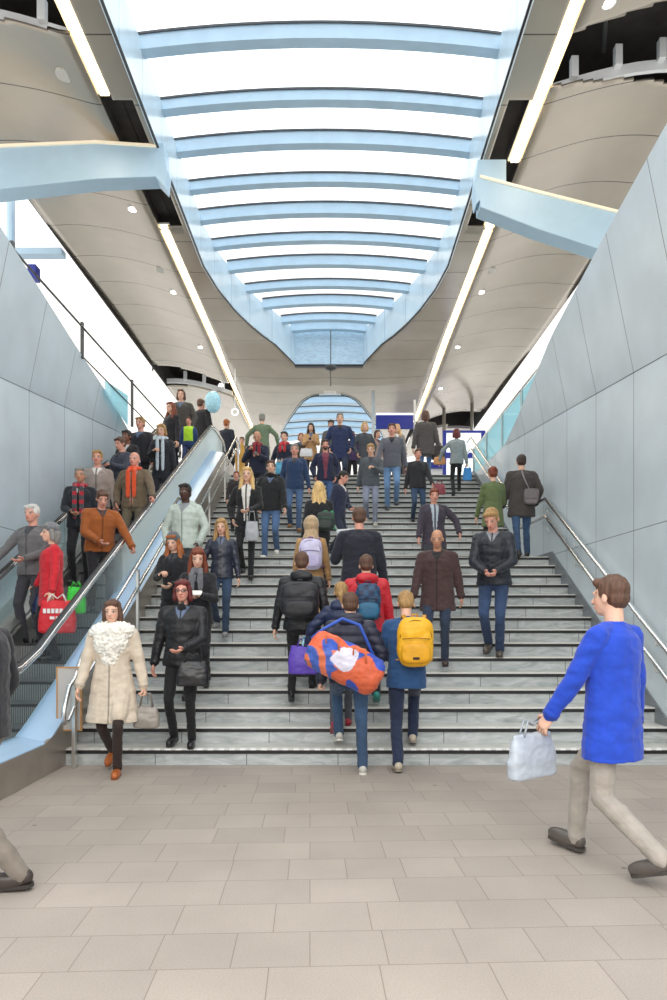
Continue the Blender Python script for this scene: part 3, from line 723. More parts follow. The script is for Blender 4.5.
    # ================= top garment
    kind=top[0]; tc=top[1]; mk={'jacket':'cloth','coat':'cloth','longcoat':'cloth','puffer':'nylon','shell':'nylon','leather':'leather','sweater':'knit','furcoat':'cloth','blazer':'cloth','raincoat':'nylon'}[kind]
    if len(top)>2: mk=top[2]
    j=MB(); g=.016; w2=1.0 if sex=='m' else .90
    hem={'coat':.70,'longcoat':.56,'furcoat':.54,'blazer':.80,'raincoat':.62}.get(kind,.86)
    fl={'coat':1.08,'longcoat':1.2,'furcoat':1.28,'raincoat':1.15}.get(kind,1.0)
    pf={'puffer':.026,'coat':.016,'shell':.018,'sweater':.004}.get(kind,.012)
    rg=[ring(hem,(.182*W*fl+pf),(.128*fl+pf)),ring((hem+.93)/2,(.180*W*(1+fl)/2+pf),(.128*(1+fl)/2+pf)),ring(.95,.176*W+pf,.128+pf),ring(1.05,.165*W*(w2**.5)+pf,.123+pf),ring(1.14,.158*W*w2+pf,.12+pf),ring(1.26,.172*W+pf,.127+pf),ring(1.36,.178*W+pf,.122+pf,.004),ring(1.41,.150*W+pf,.108+pf,.006),ring(1.45,.105*W+pf,.088,.01),ring(1.478,.070,.070,.012)]
    j.loft(rg)
    ar=(.057+pf*.7)*s*(1 if sex=='m' else .92)*min(build,1.15)
    for shp,el,wr,mode,sx in arms:
        j.cap(shp,T3((sx*.06*s,.012*s,1.452*s)),ar*.98,ar*.72,12); j.cap(shp,el,ar*1.0,ar*.88,12); j.cap(el,el.lerp(wr,.97),ar*.88,ar*.66,12)
    j.cap(T3((0,.022*s,1.425*s)),T3((0,.018*s,1.452*s)),.080*s,.070*s,14)     # collar
    if hat=='hoodback': j.rbox(T3((0,.085*s,1.485*s)),(.13*s,.07*s,.065*s),None,2.4)
    if hem<.75:
        for h,kn,an,f,heel in legpts:
            tt=max(.05,min(.95,(h.z-(hem+.085)*s-pelvis.z+hipz)/(h.z-kn.z))); j.cap(h,h.lerp(kn,tt),.100*s*W**.5,.092*s,12)
    seed2=rnd.uniform(0,50); vcol=shirt or rnd.choice([hx('d9d6d2'),hx('8b8f96'),hx('3a3c44'),hx('5a6a86'),hx('1e1e22')])
    def topcol(c):
        if callable(tc): return tc(c,s,hipz,pelvis)
        return tc
    def frontcol(c):
        base=topcol(c); q=V(c)-pelvis; 
        yy=q.y+math.tan(math.radians(lean))*max(q.z,0)
        if yy<-.03 and abs(q.x)<.006*s/ max(s,.1) : return tuple(v*.45 for v in base)
        if yy<-.02 and kind!='furcoat' and not callable(tc) and q.z>.40*s and abs(q.x)<(.052*(q.z/s-.40)/.10)*s: return vcol
        if shirt and yy<-.05 and -.02<q.z<.60*s and abs(q.x)<(.028+ .055*max(0,(q.z-.1)/.45))*s: return shirt
        return base
    amp=.007 if kind!='puffer' else .003
    nm={'jacket':'jacket','coat':'coat','longcoat':'coat','puffer':'puffer_jacket','shell':'jacket','leather':'jacket','sweater':'sweater','furcoat':'coat','blazer':'jacket','raincoat':'coat'}[kind]
    solid(nm,j,mk,root,vox,clothpost(frontcol,amp,seed2,'puffer' if kind=='puffer' else 'c',s),3)
    # cuffs
    for shp,el,wr,mode,sx in arms:
        dirn=(wr-el).normalized(); c=MB(); c.tube([wr-dirn*.035*s,wr+dirn*.004*s],ar*.72,12)
        plain('cuff',c,mk,root,tuple(v*.8 for v in (tc if not callable(tc) else (.1,.1,.1))))
    # ================= trousers / legs
    t=MB(); lw={'jeans':1.0,'trousers':1.04,'slim':.88,'wide':1.2,'tights':.8}[legs[0]]
    t.loft([ring(.80,.10*W,.09),ring(.86,.160*W,.117),ring(.95,.162*W,.117),ring(1.00,.150*W,.11)])
    for h,kn,an,f,heel in legpts:
        t.cap(h,kn,.086*s*lw*W**.5,.062*s*lw,12); t.cap(kn,an+V((0,.004,-.012*s)),.060*s*lw,.052*s*lw,12)
        t.cap(kn.lerp(an,.25)+V((0,.012,0)),kn.lerp(an,.5)+V((0,.010,0)),.056*s*lw,.052*s*lw,10)
    lc=legs[1]; mk2='denim' if legs[0] in('jeans','slim') else 'cloth'
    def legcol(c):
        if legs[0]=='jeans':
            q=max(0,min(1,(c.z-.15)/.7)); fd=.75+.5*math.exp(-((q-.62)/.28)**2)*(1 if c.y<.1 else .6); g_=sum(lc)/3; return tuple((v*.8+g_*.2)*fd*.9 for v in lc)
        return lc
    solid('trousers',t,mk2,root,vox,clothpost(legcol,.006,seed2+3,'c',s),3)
    # ================= shoes
    for h,kn,an,f,heel in legpts:
        ang=math.radians(-38*heel) if heel>0 else math.radians(-18*heel*0)
        base=V((an.x,an.y,an.z-.085*s)); sgn=1 if an.x>0 else -1
        Rf=Matrix.Rotation(math.radians(6*sgn),3,'Z')@Matrix.Rotation(math.radians(38*max(heel,0))+ (math.radians(18*heel) if heel<0 else 0),3,'X')
        piv=V((0,0,.085*s))
        P=lambda q: an+Rf@(V(q)*s*shoesz-piv)
        m=MB(); ws=.9 if sex=='f' else 1
        m.rbox(P((0,-.075,.038)),(.046*s*ws*shoesz,.118*s*shoesz,.040*s*shoesz),Rf,2.6,18,10); m.ell(P((0,.025,.050)),(.040*s*ws,.046*s,.046*s),Rf); m.cap(P((0,.01,.06)),P((0,.005,.085)),.036*s,.036*s)
        m.ell(P((0,-.15,.032)),(.040*s*ws,.045*s,.028*s),Rf)
        solid('shoe',m,'leather',root,max(.007,vox*.8),clothpost(shoes,0,0,'c',s),2)
        so=MB(); outl=[(.032,.055),(.039,.0),(.036,-.07),(.042,-.13),(.030,-.175),(0,-.192),(-.030,-.175),(-.042,-.13),(-.036,-.07),(-.039,0),(-.032,.055),(0,.068)]
        so.loft([[P((x*ws,y,.0)) for x,y in outl],[P((x*ws,y,.018)) for x,y in outl]])
        plain('shoe_sole',so,'leather',root,tuple(min(1,v*.5+.01) for v in shoes) if sum(shoes)<1.2 else hx('d8d4cc'),False)
    # ================= hair
    hs=hair[0]; m=MB()
    if hs!='none':
        if hs=='bald':
            m.ell(HP((0,.040,-.005)),(.079*s,.072*s,.045*s),Rh,16,8)
        else:
            m.ell(HP((0,.022,.052)),(.083*s,.096*s,.088*s),Rh,20,12); m.ell(HP((0,.052,.0)),(.074*s,.062*s,.07*s),Rh,16,10)
            for sx in (-1,1): m.ell(HP((sx*.066,.012,.03)),(.018*s,.045*s,.04*s),Rh,10,8)
            m.cap(HP((-.045,-.062,.085)),HP((.045,-.055,.09)),.026*s,.028*s,8)
        if hs in('bob','long','vlong','pony'):
            if hs!='pony':
                for sx in (-1,1): m.cap(HP((sx*.070,.0,.035)),HP((sx*.078,.012,-.075)),.030*s,.030*s,8)
                m.cap(HP((0,.06,.0)),HP((0,.062,-.085)),.078*s,.062*s,12)
        if hs in('long','vlong'):
            e=-.24 if hs=='long' else -.33
            for sx in (-1,1): m.cap(HP((sx*.080,.012,-.05)),HP((sx*.100,-.045,e+.01)),.037*s,.030*s,8); m.cap(HP((sx*.055,.06,-.05)),HP((sx*.070,.085,e)),.050*s,.042*s,8)
            m.cap(HP((0,.07,-.05)),HP((0,.10,e-.02)),.058*s,.045*s,10)
        if hs=='pony': m.cap(HP((0,.10,.03)),HP((0,.155,-.04)),.030*s,.03*s,8); m.cap(HP((0,.155,-.04)),HP((0,.14,-.18)),.028*s,.014*s,8)
        if hs=='bun': m.ell(HP((0,.10,.08)),(.04*s,.04*s,.04*s),Rh,12,8)
        def hpost(me):
            ns=[v.normal.copy() for v in me.vertices]
            for v,nn in zip(me.vertices,ns):
                c=v.co; v.co=c+nn*(.006*noise.noise(V((c.x*60,c.y*60,c.z*9+seed2)))*s)
            paint(me,lambda c:hairc)
        solid('hair',m,'hair',root,max(.0075,vox*.85),hpost,2)
    # ================= extras
    if isinstance(hat,tuple):
        hk,hcx=hat; m=MB()
        if hk=='beanie': m.ell(HP((0,.02,.068)),(.090*s,.104*s,.088*s),Rh,20,12); m.tube([HP((0,.018,.05)),HP((0,.018,.085))],.094*s,20); solid('beanie',m,'knit',root,vox*.85,clothpost(hcx,.003,0,'c',s),2)
        if hk=='cap': m.ell(HP((0,.02,.075)),(.088*s,.102*s,.072*s),Rh,20,12); m.rbox(HP((0,-.10,.065)),(.062*s,.05*s,.009*s),Rh,2.5); solid('cap',m,'cloth',root,.008,clothpost(hcx,0,0,'c',s),1)
        if hk in('hood','furhood'):
            m.ell(HP((0,.035,.03)),(.112*s,.110*s,.130*s),Rh,20,12); m.cap(HP((0,.05,-.09)),T3((0,.05*s,1.45*s)),.095*s,.12*s,14)
            solid('hood',m,'fur' if hk=='furhood' else mk,root,vox,clothpost(hcx,.006,1,'c',s),2)
    if scarf:
        sc,ln=scarf; m=MB(); c0=T3((0,0,1.50*s))
        pts=[c0+V((.085*s*math.cos(a),.075*s*math.sin(a)+.005,.008*math.sin(2*a))) for a in [2*PI*i/14 for i in range(15)]]
        m.tube(pts,.034*s,8,False); m.ell(c0+V((0,-.06*s,-.03*s)),(.05*s,.04*s,.045*s))
        if ln:
            for sx in (-1,1):
                m.cap(c0+V((sx*.04*s,-.075*s,-.01*s)),T3((sx*.05*s,-.135*s-pf,1.43*s)),.030*s,.024*s,8)
                m.rbox(T3((sx*.050*s,-.140*s-pf,(1.47-ln/2)*s)),(.034*s,.016*s,ln/2*s),None,4)
        def scol(c): return sc(c,s) if callable(sc) else sc
        solid('scarf',m,'knit',root,max(.008,vox*.8),clothpost(scol,.005,5,'c',s),2)
    if kind=='furcoat':
        m=MB(); c0=T3((0,0,1.44*s))
        m.ell(c0+V((0,0,-.0)),(.235*s,.17*s,.11*s),None,20,10); m.ell(c0+V((0,-.09*s,-.10*s)),(.17*s,.09*s,.16*s),None,18,10); m.ell(c0+V((0,-.10*s,-.25*s)),(.09*s,.05*s,.09*s),None,18,10)
        def fpost(me):
            ns=[v.normal.copy() for v in me.vertices]
            for v,nn in zip(me.vertices,ns): v.co=v.co+nn*(.018*noise.noise(v.co*38)+.010*noise.noise(v.co*80))
            paint(me,lambda c:hx('eeeae0'))
        solid('fur_collar',m,'fur',root,vox,fpost,1)
    if glasses:
        m=MB()
        for sx in (-1,1):
            c=HP((sx*.031,-.104,.008)); m.tube([c+Rh@V((.021*s*math.cos(a),0,.015*s*math.sin(a))) for a in [2*PI*i/12 for i in range(13)]],.0028*s,5,False)
            m.tube([HP((sx*.051,-.10,.012)),HP((sx*.080,.01,.012))],.0025*s,5)
        m.tube([HP((-.010,-.106,.012)),HP((.010,-.106,.012))],.0025*s,5)
        plain('glasses',m,M['rubber'],root,(0,0,0))
    Mw=Matrix.Translation((X,d,z))@Matrix.Rotation(math.radians(face),4,'Z')
    return dict(root=root,s=s,M=Mw,hands=[Mw@h for h in hands],T3=T3,HP=HP,X=X,d=d,z=z,face=face,vox=vox,W=W,pf=pf)
def hash_seed(t):
    h=0
    for ch in t: h=(h*31+ord(ch))%1000003
    return h
# ---------------------------------------------------------------- bags
def bagroot(P,name,label,cat,loc):
    r=empty(name,loc,math.radians(P['face'])); tag(r,label,cat); return r
def backpack(P,label,col,sz=(.15,.085,.22),zc=1.24,kind='nylon',pocket=None,strapcol=None,patch=None,side=0,off=0):
    s=P['s']; c=P['T3'](((side)*s,(.135+sz[1]*.85+P['pf']+off)*s,zc*s)); loc=P['M']@c
    r=bagroot(P,'backpack',label,'backpack',loc); col2=pocket or tuple(v*.85 for v in col)
    m=MB().rbox((0,0,0),(sz[0],sz[1],sz[2]),None,3.4,24,16)
    cf=col if not callable(col) else col
    o=solid('bag_body',m,kind,r,.010,clothpost(cf,.006,3,'c',1),2)
    m=MB().rbox((0,sz[1]*.85,-sz[2]*.42),(sz[0]*.80,sz[1]*.35,sz[2]*.42),None,3.4,20,12); solid('front_pocket',m,kind,r,.009,clothpost(col2 if not callable(col2) else col2,.003,9,'c',1),1)
    sc=strapcol or (tuple(v*.6 for v in col) if not callable(col) else (.03,.03,.04))
    m=MB(); zz=-sz[2]*.0+.03; m.tube([(-sz[0]*.75,sz[1]*1.22,zz),(0,sz[1]*1.3,zz+.012),(sz[0]*.75,sz[1]*1.22,zz)],.005,6); m.tube([(sz[0]*.85*math.cos(a),sz[1]*.75,sz[2]*.15+sz[2]*.72*math.sin(a)) for a in [PI*i/12 for i in range(13)]],.005,6); plain('zip',m,kind,r,tuple(v*.5 for v in sc))
    m=MB(); m.tube([(-.03,-.02,sz[2]*.95),(-.02,-.02,sz[2]*1.10),(.02,-.02,sz[2]*1.10),(.03,-.02,sz[2]*.95)],.009,6); plain('grab_handle',m,kind,r,sc)
    for sx in (-1,1):
        y0=-sz[1]*.9; yf=-(sz[1]*.85+.275+P['pf']*2)*s
        m=MB(); pts=[V((sx*.08,y0,sz[2]*.85)),V((sx*.10,y0*1.2-.05,sz[2]*.85+.05)),V((sx*.115,yf*.62,sz[2]*.80)),V((sx*.12,yf,sz[2]*.35)),V((sx*.13,yf*.98,-.06)),V((sx*.17,yf*.6,-sz[2]*.65)),V((sx*sz[0]*.9,y0,-sz[2]*.75))]
        m.loft([[p+V((-.02,0,-.003)),p+V((.02,0,-.003)),p+V((.02,-.004,.006)),p+V((-.02,-.004,.006))] for p in pts]); plain('strap',m,kind,r,sc)
    if patch:
        MBp=MB().box((-.03,sz[1]*1.16,-sz[2]*.68),(.03,sz[1]*1.22,-sz[2]*.58)); plain('label_patch',MBp,'cloth',r,patch,False)
    return r
def handbag(P,hand,label,col,sz=(.15,.06,.11),drop=.22,kind='leather',name='handbag',off=(0,0,0),mark=None,handle=None,rot=None):
    """soft bag hanging from a hand (0 = right, 1 = left)"""
    h=P['hands'][hand]; loc=h+V((off[0],off[1],off[2]-drop-sz[2]*.6)); r=empty(name,loc,math.radians(P['face'] if rot is None else rot)); tag(r,label,'bag')
    m=MB(); rings=[]
    for zt,kx,ky in ((-1,.86,.9),(-.9,1,1),(-.2,1.02,1.0),(.5,.92,.75),(.95,.85,.4),(1,.82,.3)):
        rings.append([V((sz[0]*kx*math.copysign(abs(math.cos(a))**.6,math.cos(a)),sz[1]*ky*math.copysign(abs(math.sin(a))**.6,math.sin(a)),sz[2]*zt)) for a in [2*PI*i/20 for i in range(20)]])
    m.loft(rings); solid('bag_body',m,kind,r,.009,clothpost(col,.007,4,'c',1),2)
    hc_=handle or (tuple(v*.7 for v in col) if not callable(col) else (.05,.05,.05))
    for sy in (-1,1):
        m=MB(); m.tube([(-sz[0]*.5,sy*sz[1]*.35,sz[2]*.9),(-sz[0]*.3,sy*.015,sz[2]+drop*.75),(0,sy*.006,sz[2]*.6+drop),(sz[0]*.3,sy*.015,sz[2]+drop*.75),(sz[0]*.5,sy*sz[1]*.35,sz[2]*.9)],.007,6); plain('handle',m,kind,r,hc_)
    if mark:
        for (x0,x1,z0,z1) in mark: plain('printed_bar',MB().box((x0*sz[0],-sz[1]*1.12,z0*sz[2]),(x1*sz[0],-sz[1]*1.02,z1*sz[2])),'cloth',r,(.85,.82,.8),False)
    return r
off_rot={}
def phone(P,hand,label,col=(.02,.02,.025)):
    h=P['hands'][hand]; r=empty('mobile_phone',h,math.radians(P['face'])); tag(r,label,'phone')
    R=Matrix.Rotation(math.radians(-50),3,'X'); a=MB().rbox((0,-.035,.035),(.036,.006,.07),R,8,16,8); plain('case',a,M['rubber'],r,(0,0,0)); plain('screen',MB().rbox((0,-.030,.040),(.032,.003,.064),R,8,16,8),M['glowscreen'],r,(0,0,0)); return r
M['glowscreen']=mat('phone_screen',(.05,.06,.08),.15,0,0,1)
# ================================================================ THE CROWD
B=hx
BK=B('17171b'); NV=B('1c2540'); JN=B('2f5283'); DJ=B('1d2f4e'); LJ=B('5b83b3'); GR=B('55585e')
F=figure
# ---- on the floor and first steps
p=F(113,598,1.63,'floor',3,'woman in long beige coat with big white fur collar, at the escalator foot',sex='f',d=6.25,top=('furcoat',B('cfc0ad')),legs=('slim',B('2e201c')),shoes=B('b0602c'),hair=('bob','brown'),skin='fair',build=1.18,stride=((-.07,.24,0,.6),(.06,-.10,0,0),(0,0,.915)),armR='down',armL='bag')
handbag(p,1,'small grey beige rounded handbag held by the woman in the white fur collar',B('8d857c'),(.12,.05,.10),.16,off=(.03,0,0))
p=F(183,578,1.66,'stair',0,'woman with dark red bob and glasses in black jacket on the lowest step',sex='f',n=1,top=('leather',B('15151a'),'nylon'),legs=('slim',B('121216')),shoes=BK,hair=('bob','red'),glasses=True,build=1.20,scarf=(B('1a1a1e'),.0),armL='belly',armR='down',stride=((-.085,.03,0,.2),(.085,-.02,0,0),(0,-.0,.91)),skin='pink')
handbag(p,1,'black leather shoulder bag hanging at the hip of the woman with glasses',BK,(.15,.06,.12),.10,off=(.15,.0,-.06),rot=12)
p=F(199,541,1.66,'stair',4,'woman with very long auburn hair in grey scarf reading a paper, behind the red bob',sex='f',top=('jacket',B('1b1b20')),legs=('trousers',BK),hair=('vlong','auburn'),scarf=(B('6b6b70'),.22),armL='phone',armR='phone',head=(8,16))
h=p['hands'][1]; pr=empty('paper',h,0); tag(pr,'small white folded paper in the hands of the auburn haired woman','paper'); plain('sheet',MB().rbox((0,-.05,.02),(.09,.05,.008),Matrix.Rotation(.5,3,'X'),8),'cloth',pr,B('e6e1da'))
p=F(177,527,1.62,'stair',-6,'woman in grey knit beanie and black jacket with ginger hair, beside the handrail',sex='f',top=('jacket',B('17171c')),legs=('trousers',BK),hair=('long','ginger'),hat=('beanie',B('5d6266')),armR='phone',armL='belly',head=(-5,14))
p=F(223,513,1.66,'stair',0,'woman with long light brown hair in navy zipped jacket and blue jeans',sex='f',top=('jacket',B('262b3c'),'leather'),legs=('jeans',B('24405f')),shoes=B('8a8a8c'),hair=('long','dblond'),armR='pocket',armL='down',head=(0,10),n=8)
p=F(188,479,1.74,'stair',-8,'person with short black hair in pale grey green hooded jacket by the handrail',top=('shell',B('b9c4bb')),legs=('trousers',B('3c3d42')),hair=('short','black'),skin='dark',hat='hoodback',armR='pocket',armL='pocket')
p=F(248,463,1.72,'stair',0,'blonde woman in black coat over a white shirt and black trousers',sex='f',top=('coat',B('16161a')),legs=('slim',BK),hair=('long','blond'),shirt=B('d9d5d0'),armR='pocket',armL='belly',shoes=BK,n=13)
handbag(p,1,'pale grey tote bag hanging beside the blonde woman in the black coat',B('a9abb0'),(.10,.04,.15),.20,off=(.10,0,-.02),kind='nylon')
p=F(272,457,1.80,'stair',-4,'smiling young man in black jacket and scarf, bright blue jeans and white sneakers',top=('jacket',B('1c1d20')),legs=('jeans',B('41699a')),shoes=B('e4e2de'),hair=('short','brown'),scarf=(B('131316'),.0),armL='down',armR='pocket',head=(5,0),n=16)
p=F(236,468,1.70,'stair',12,'person with reddish face in dark jacket half hidden behind the blonde woman',top=('jacket',B('2a2225')),hair=('short','auburn'),skin='pink',armR='down',n=20)
p=F(258,429,1.78,'stair',0,'balding man in navy jacket with a dark red scarf looking down at his phone',top=('jacket',B('1d2338')),legs=('trousers',B('20222c')),hair=('bald','grey'),scarf=(B('8b2030'),.25),skin='tan',armL='phone',armR='strap',head=(0,18))
phone(p,1,'dark mobile phone in the hand of the balding man with the red scarf')
p=F(262,414,1.78,'up',180,'person in long olive green parka and grey cap, back turned, on the upper level',top=('coat',B('6d7f66')),legs=('trousers',B('3d4038')),hair=('short','grey'),hat=('cap',B('8b9188')),armL='side',armR='side')
p=F(295,441,1.80,'stair',0,'grey haired man in petrol blue sweater, blue jeans and brown shoes',top=('sweater',B('233a5e')),legs=('jeans',B('3f6391')),shoes=B('8a6440'),hair=('short','grey'),skin='pink',armL='down',armR='down',build=1.05)
p=F(286,429,1.72,'stair',-14,'man with dark hair in navy jacket and bright red scarf',top=('jacket',B('22263a')),hair=('short','dark'),scarf=(B('c03038'),.2),armL='belly',armR='pocket')
handbag(p,1,'light blue shopping bag carried in front of the man with the red scarf',B('5fb4d8'),(.12,.05,.14),.06,kind='nylon')
p=F(301,433,1.60,'up',0,'person with ginger hair just visible between the stair top crowd',sex='f',top=('jacket',B('4a4038')),hair=('bob','ginger'))
p=F(311,423,1.70,'up',0,'woman with long dark hair in camel coat looking at her phone',sex='f',top=('coat',B('c79d6e')),legs=('slim',B('22222a')),hair=('long','dark'),armL='phone',armR='phone',head=(0,12))
phone(p,0,'mobile phone held by the woman in the camel coat')
handbag(p,0,'white handbag with black trim at the side of the woman in the camel coat',B('d8d8dc'),(.17,.06,.11),.02,off=(-.10,-.03,-.25),handle=BK)
p=F(325,437,1.75,'stair',4,'bearded man in open navy jacket with a purple red shirt underneath',top=('jacket',B('1d2440')),legs=('jeans',B('355d92')),hair=('short','dark'),beard='dark',shirt=B('7b3a4c'),armL='pocket',armR='pocket',skin='pink')
p=F(340,411,1.84,'stair',0,'tall grey haired man in navy blue coat with a strap across, dark jeans',n=28,top=('coat',B('223056')),legs=('jeans',B('20304a')),hair=('short','grey'),armL='pocket',armR='pocket',build=1.08,shoes=BK)
st_=p; m=empty('shoulder_bag',(p['X'],p['d'],p['z'])); tag(m,'dark strap and small bag across the chest of the tall man in navy','bag')
s=p['s']; plain('strap',MB().tube([(-.17*s,-.13*s,1.42*s),(0,-.165*s,1.25*s),(.19*s,-.12*s,1.02*s)],.014*s,6),'nylon',m,BK); plain('bag_body',MB().rbox((.24*s,-.04*s,.93*s),(.06*s,.10*s,.09*s),None,3.5),'nylon',m,B('202634'))
p=F(331,420,1.72,'up',-10,'person in a dark cap behind the tall man in navy',top=('jacket',B('5c5a56')),hair=('short','dark'),hat=('cap',B('33343a')))
p=F(317,424,1.66,'up',200,'person in a black jacket seen from behind at the top of the stairs',top=('jacket',B('24242a')),hair=('short','brown'),X=-.15,d=21.0)
p=F(364,420,1.70,'stair',6,'blonde woman in fitted grey jacket and black trousers at the stair top',sex='f',n=28,top=('coat',B('43484f')),legs=('slim',BK),hair=('bob','blond'),armR='pocket',armL='pocket')
p=F(352,431,1.66,'up',0,'person with auburn hair and purple jacket between the tall man and the blonde woman',sex='f',top=('jacket',B('4b3a63')),hair=('bob','auburn'),skin='pink')
p=F(377,430,1.66,'up',30,'small figure in pale pinkish jacket behind the blonde woman',sex='f',top=('jacket',B('a78d88')),hair=('bob','brown'))
p=F(333,467,1.66,'stair',60,'dark haired person in navy jacket turned sideways in the middle of the stairs',top=('jacket',B('242b45')),legs=('jeans',B('222c40')),hair=('short','black'),skin='pink',armL='belly',head=(10,12),lean=8)
p=F(371,441,1.74,'stair',-4,'fair haired young man in dark grey jacket and light grey trousers',n=21,top=('jacket',B('4e545b')),legs=('jeans',B('8088a0')),shoes=B('b8b5a8'),hair=('short','dblond'),armL='phone',armR='down',head=(-8,14))
p=F(392,421,1.84,'stair',-6,'man in charcoal sweater and pale blue jeans walking down',n=24,top=('sweater',B('5d6069')),legs=('jeans',B('5d8dc0')),shoes=B('4b5260'),hair=('short','brown'),skin='pink',armR='swing',armL='down',build=1.05)
p=F(397,424,1.66,'up',0,'woman with blond hair right behind the man in the charcoal sweater',sex='f',top=('jacket',B('8c8580')),hair=('long','blond'))
p=F(426,410,1.76,'stair',178,'person in dark grey brown coat and jeans walking up, back turned',n=29,top=('coat',B('4e4a4a')),legs=('jeans',B('4a76ae')),hair=('bob','brown'),armR='bag',armL='down',build=1.08)
handbag(p,0,'black shopper bag carried by the person in the grey brown coat',B('1c1c20'),(.16,.08,.17),.10,kind='nylon',off=(0,0,.14))
p=F(417,446,1.76,'stair',4,'man in black zipped jacket and dark jeans coming down with one hand swinging',n=21,top=('jacket',B('26262a')),legs=('jeans',B('274466')),hair=('short','brown'),armR='down',armL='swing',skin='pink')
handbag(p,1,'dark red bag swinging beside the man in the black zipped jacket',B('8c3f4a'),(.12,.05,.11),.08,kind='nylon',off=(.15,0,.08))
p=F(457,428,1.68,'stair',176,'woman with dark red hair in grey jacket and black trousers going up',sex='f',n=26,top=('jacket',B('8a9395')),legs=('slim',B('1a1a1d')),hair=('bob','red'),armR='bag',armL='side',shoes=BK)
handbag(p,0,'bright blue plastic bag with yellow patch carried by the woman in grey',B('3d8fd6'),(.10,.04,.15),.10,kind='nylon',off=(.02,0,0),mark=[(-.4,.4,.0,.3)])
handbag(p,1,'tan leather handbag on the arm of the woman in grey jacket',B('c48a55'),(.14,.05,.09),.04,off=(0,0,.16))
# ---- middle of the stairs
p=F(433,484,1.76,'stair',0,'man in dark open jacket over a pale grey shirt, flushed face, mid stairs',n=12,top=('coat',B('3b3440')),legs=('trousers',B('33343c')),hair=('short','auburn'),skin='pink',shirt=B('a7b1bb'),armR='down',armL='side',build=1.05,head=(0,10))
p=F(438,524,1.72,'stair',-12,'bald man in long dark brown coat and dark jeans, lower right of centre',n=6,top=('coat',B('45302f')),legs=('jeans',B('20324c')),shoes=B('3c2c26'),hair=('bald','brown'),skin='tan',armL='down',armR='down',build=1.12,lean=4,head=(0,10))
p=F(494,506,1.78,'stair',-20,'man in black jacket and blue jeans bending forward as he comes down on the right',n=6,top=('shell',B('20242e')),legs=('jeans',B('24416b')),shoes=B('4d453c'),hair=('short','dblond'),skin='pink',armL='belly',armR='belly',lean=10,head=(-10,26),stride=((-.07,.05,0,.5),(.07,-.04,0,0),(0,0,.90)))
p=F(495,466,1.64,'stair',186,'woman in olive green parka going up beside the man with the messenger bag',sex='f',n=14,top=('coat',B('5f6d45')),legs=('slim',B('26231f')),hair=('bun','auburn'),armR='belly',armL='down')
p=F(521,455,1.72,'stair',176,'man in dark brown grey jacket and jeans on the landing, back turned',n=15,top=('coat',B('46403e')),legs=('jeans',B('2f5580')),shoes=B('1c1a1a'),hair=('short','dark'),build=1.12,armR='pocket',armL='down',stride='up2')
s=p['s']; m=empty('messenger_bag',(p['X'],p['d'],p['z']),PI*176/180); tag(m,'brown grey messenger bag with diagonal strap on the back of the man on the landing','bag')
plain('strap',MB().tube([(-.08*s,-.10*s,1.50*s),(.02*s,.15*s,1.46*s),(-.02*s,.20*s,1.30*s),(-.10*s,.21*s,1.12*s)],.014*s,6),'nylon',m,B('8a8284')); plain('bag_body',MB().rbox((-.12*s,.23*s,1.0*s),(.12*s,.06*s,.13*s),None,4),'nylon',m,B('7a7274')); plain('flap',MB().rbox((-.12*s,.285*s,1.04*s),(.121*s,.015*s,.09*s),None,5),'nylon',m,B('6c6466'))
p=F(319,481,1.70,'stair',182,'woman with straight blond hair in black jacket, back turned, mid stairs',sex='f',top=('jacket',B('1c1c20')),legs=('trousers',BK),hair=('long','blond'),armR='belly',armL='down')
P_=p; backpack(p,'dark backpack with green trim worn low on the right side of the blond woman',B('23302c'),(.13,.06,.14),1.12,side=-.10,strapcol=B('2c8c62'))
p=F(311,517,1.66,'stair',180,'person in tan jacket with fluffy beige hood, back turned',sex='f',top=('jacket',B('b08a5c')),legs=('trousers',B('b59468')),hair=('bob','dblond'),hat=('furhood',B('b49a78')),armL='down',armR='down')
backpack(p,'white backpack with purple edges on the person in the tan jacket',B('c9c4e0'),(.15,.08,.20),1.22,strapcol=B('6a3f8e'),pocket=B('b7b0d4'))
p=F(360,507,1.80,'stair',184,'man in dark navy jacket, back turned, carrying a white roll on his shoulder',top=('coat',B('20222e')),legs=('trousers',B('22242e')),hair=('short','brown'),armL='strap',armR='down',build=1.12,skin='pink')
h=p['hands'][1]; rr=empty('paper_roll',h); tag(rr,'pale wrapped roll held at the shoulder of the man in the navy jacket','roll'); plain('wrap',MB().tube([(-.16,-.02,.10),(.10,.02,.12)],.055,12),'cloth',rr,B('c9ccd0'))
p=F(301,552,1.72,'stair',178,'person in black jacket, black trousers and heeled boots walking up, left of centre',sex='f',n=3,top=('jacket',B('1c1d22'),'nylon'),legs=('slim',B('141418')),shoes=BK,hair=('short','brown'),armL='down',armR='down',build=1.25,hat='hoodback')
backpack(p,'large slouchy black backpack on the person in black left of centre',B('1f2026'),(.21,.11,.20),1.20)
p=F(367,555,1.70,'stair',183,'person in bright red jacket going up behind the puffer jacket pair',n=3,top=('shell',B('c21d2c')),legs=('trousers',B('20202a')),shoes=B('2b9a8c'),hair=('short','brown'),hat='hoodback',armL='pocket',armR='down',build=1.14)
def plaid(c): 
    return B('1e4a6e') if (math.sin(c[0]*60)>.2)!=(math.sin(c[2]*50)>.1) else B('1b2b4c')
backpack(p,'blue patterned backpack on the person in the red jacket',plaid,(.14,.08,.21),1.20,strapcol=B('1a2a48'),pocket=B('2a6a8e'))
p=F(341,581,1.56,'stair',180,'child with tied blond brown hair in navy puffer jacket, grey trousers, red sneakers',sex='f',n=2,top=('puffer',B('1f2b4e')),legs=('slim',B('55565e')),shoes=B('b03040'),hair=('pony','dblond'),hat='hoodback',armL='side',armR='down',stride=((-.08,.02,0,.0),(.08,.2,-RISE,.8),(0,.03,.91)))
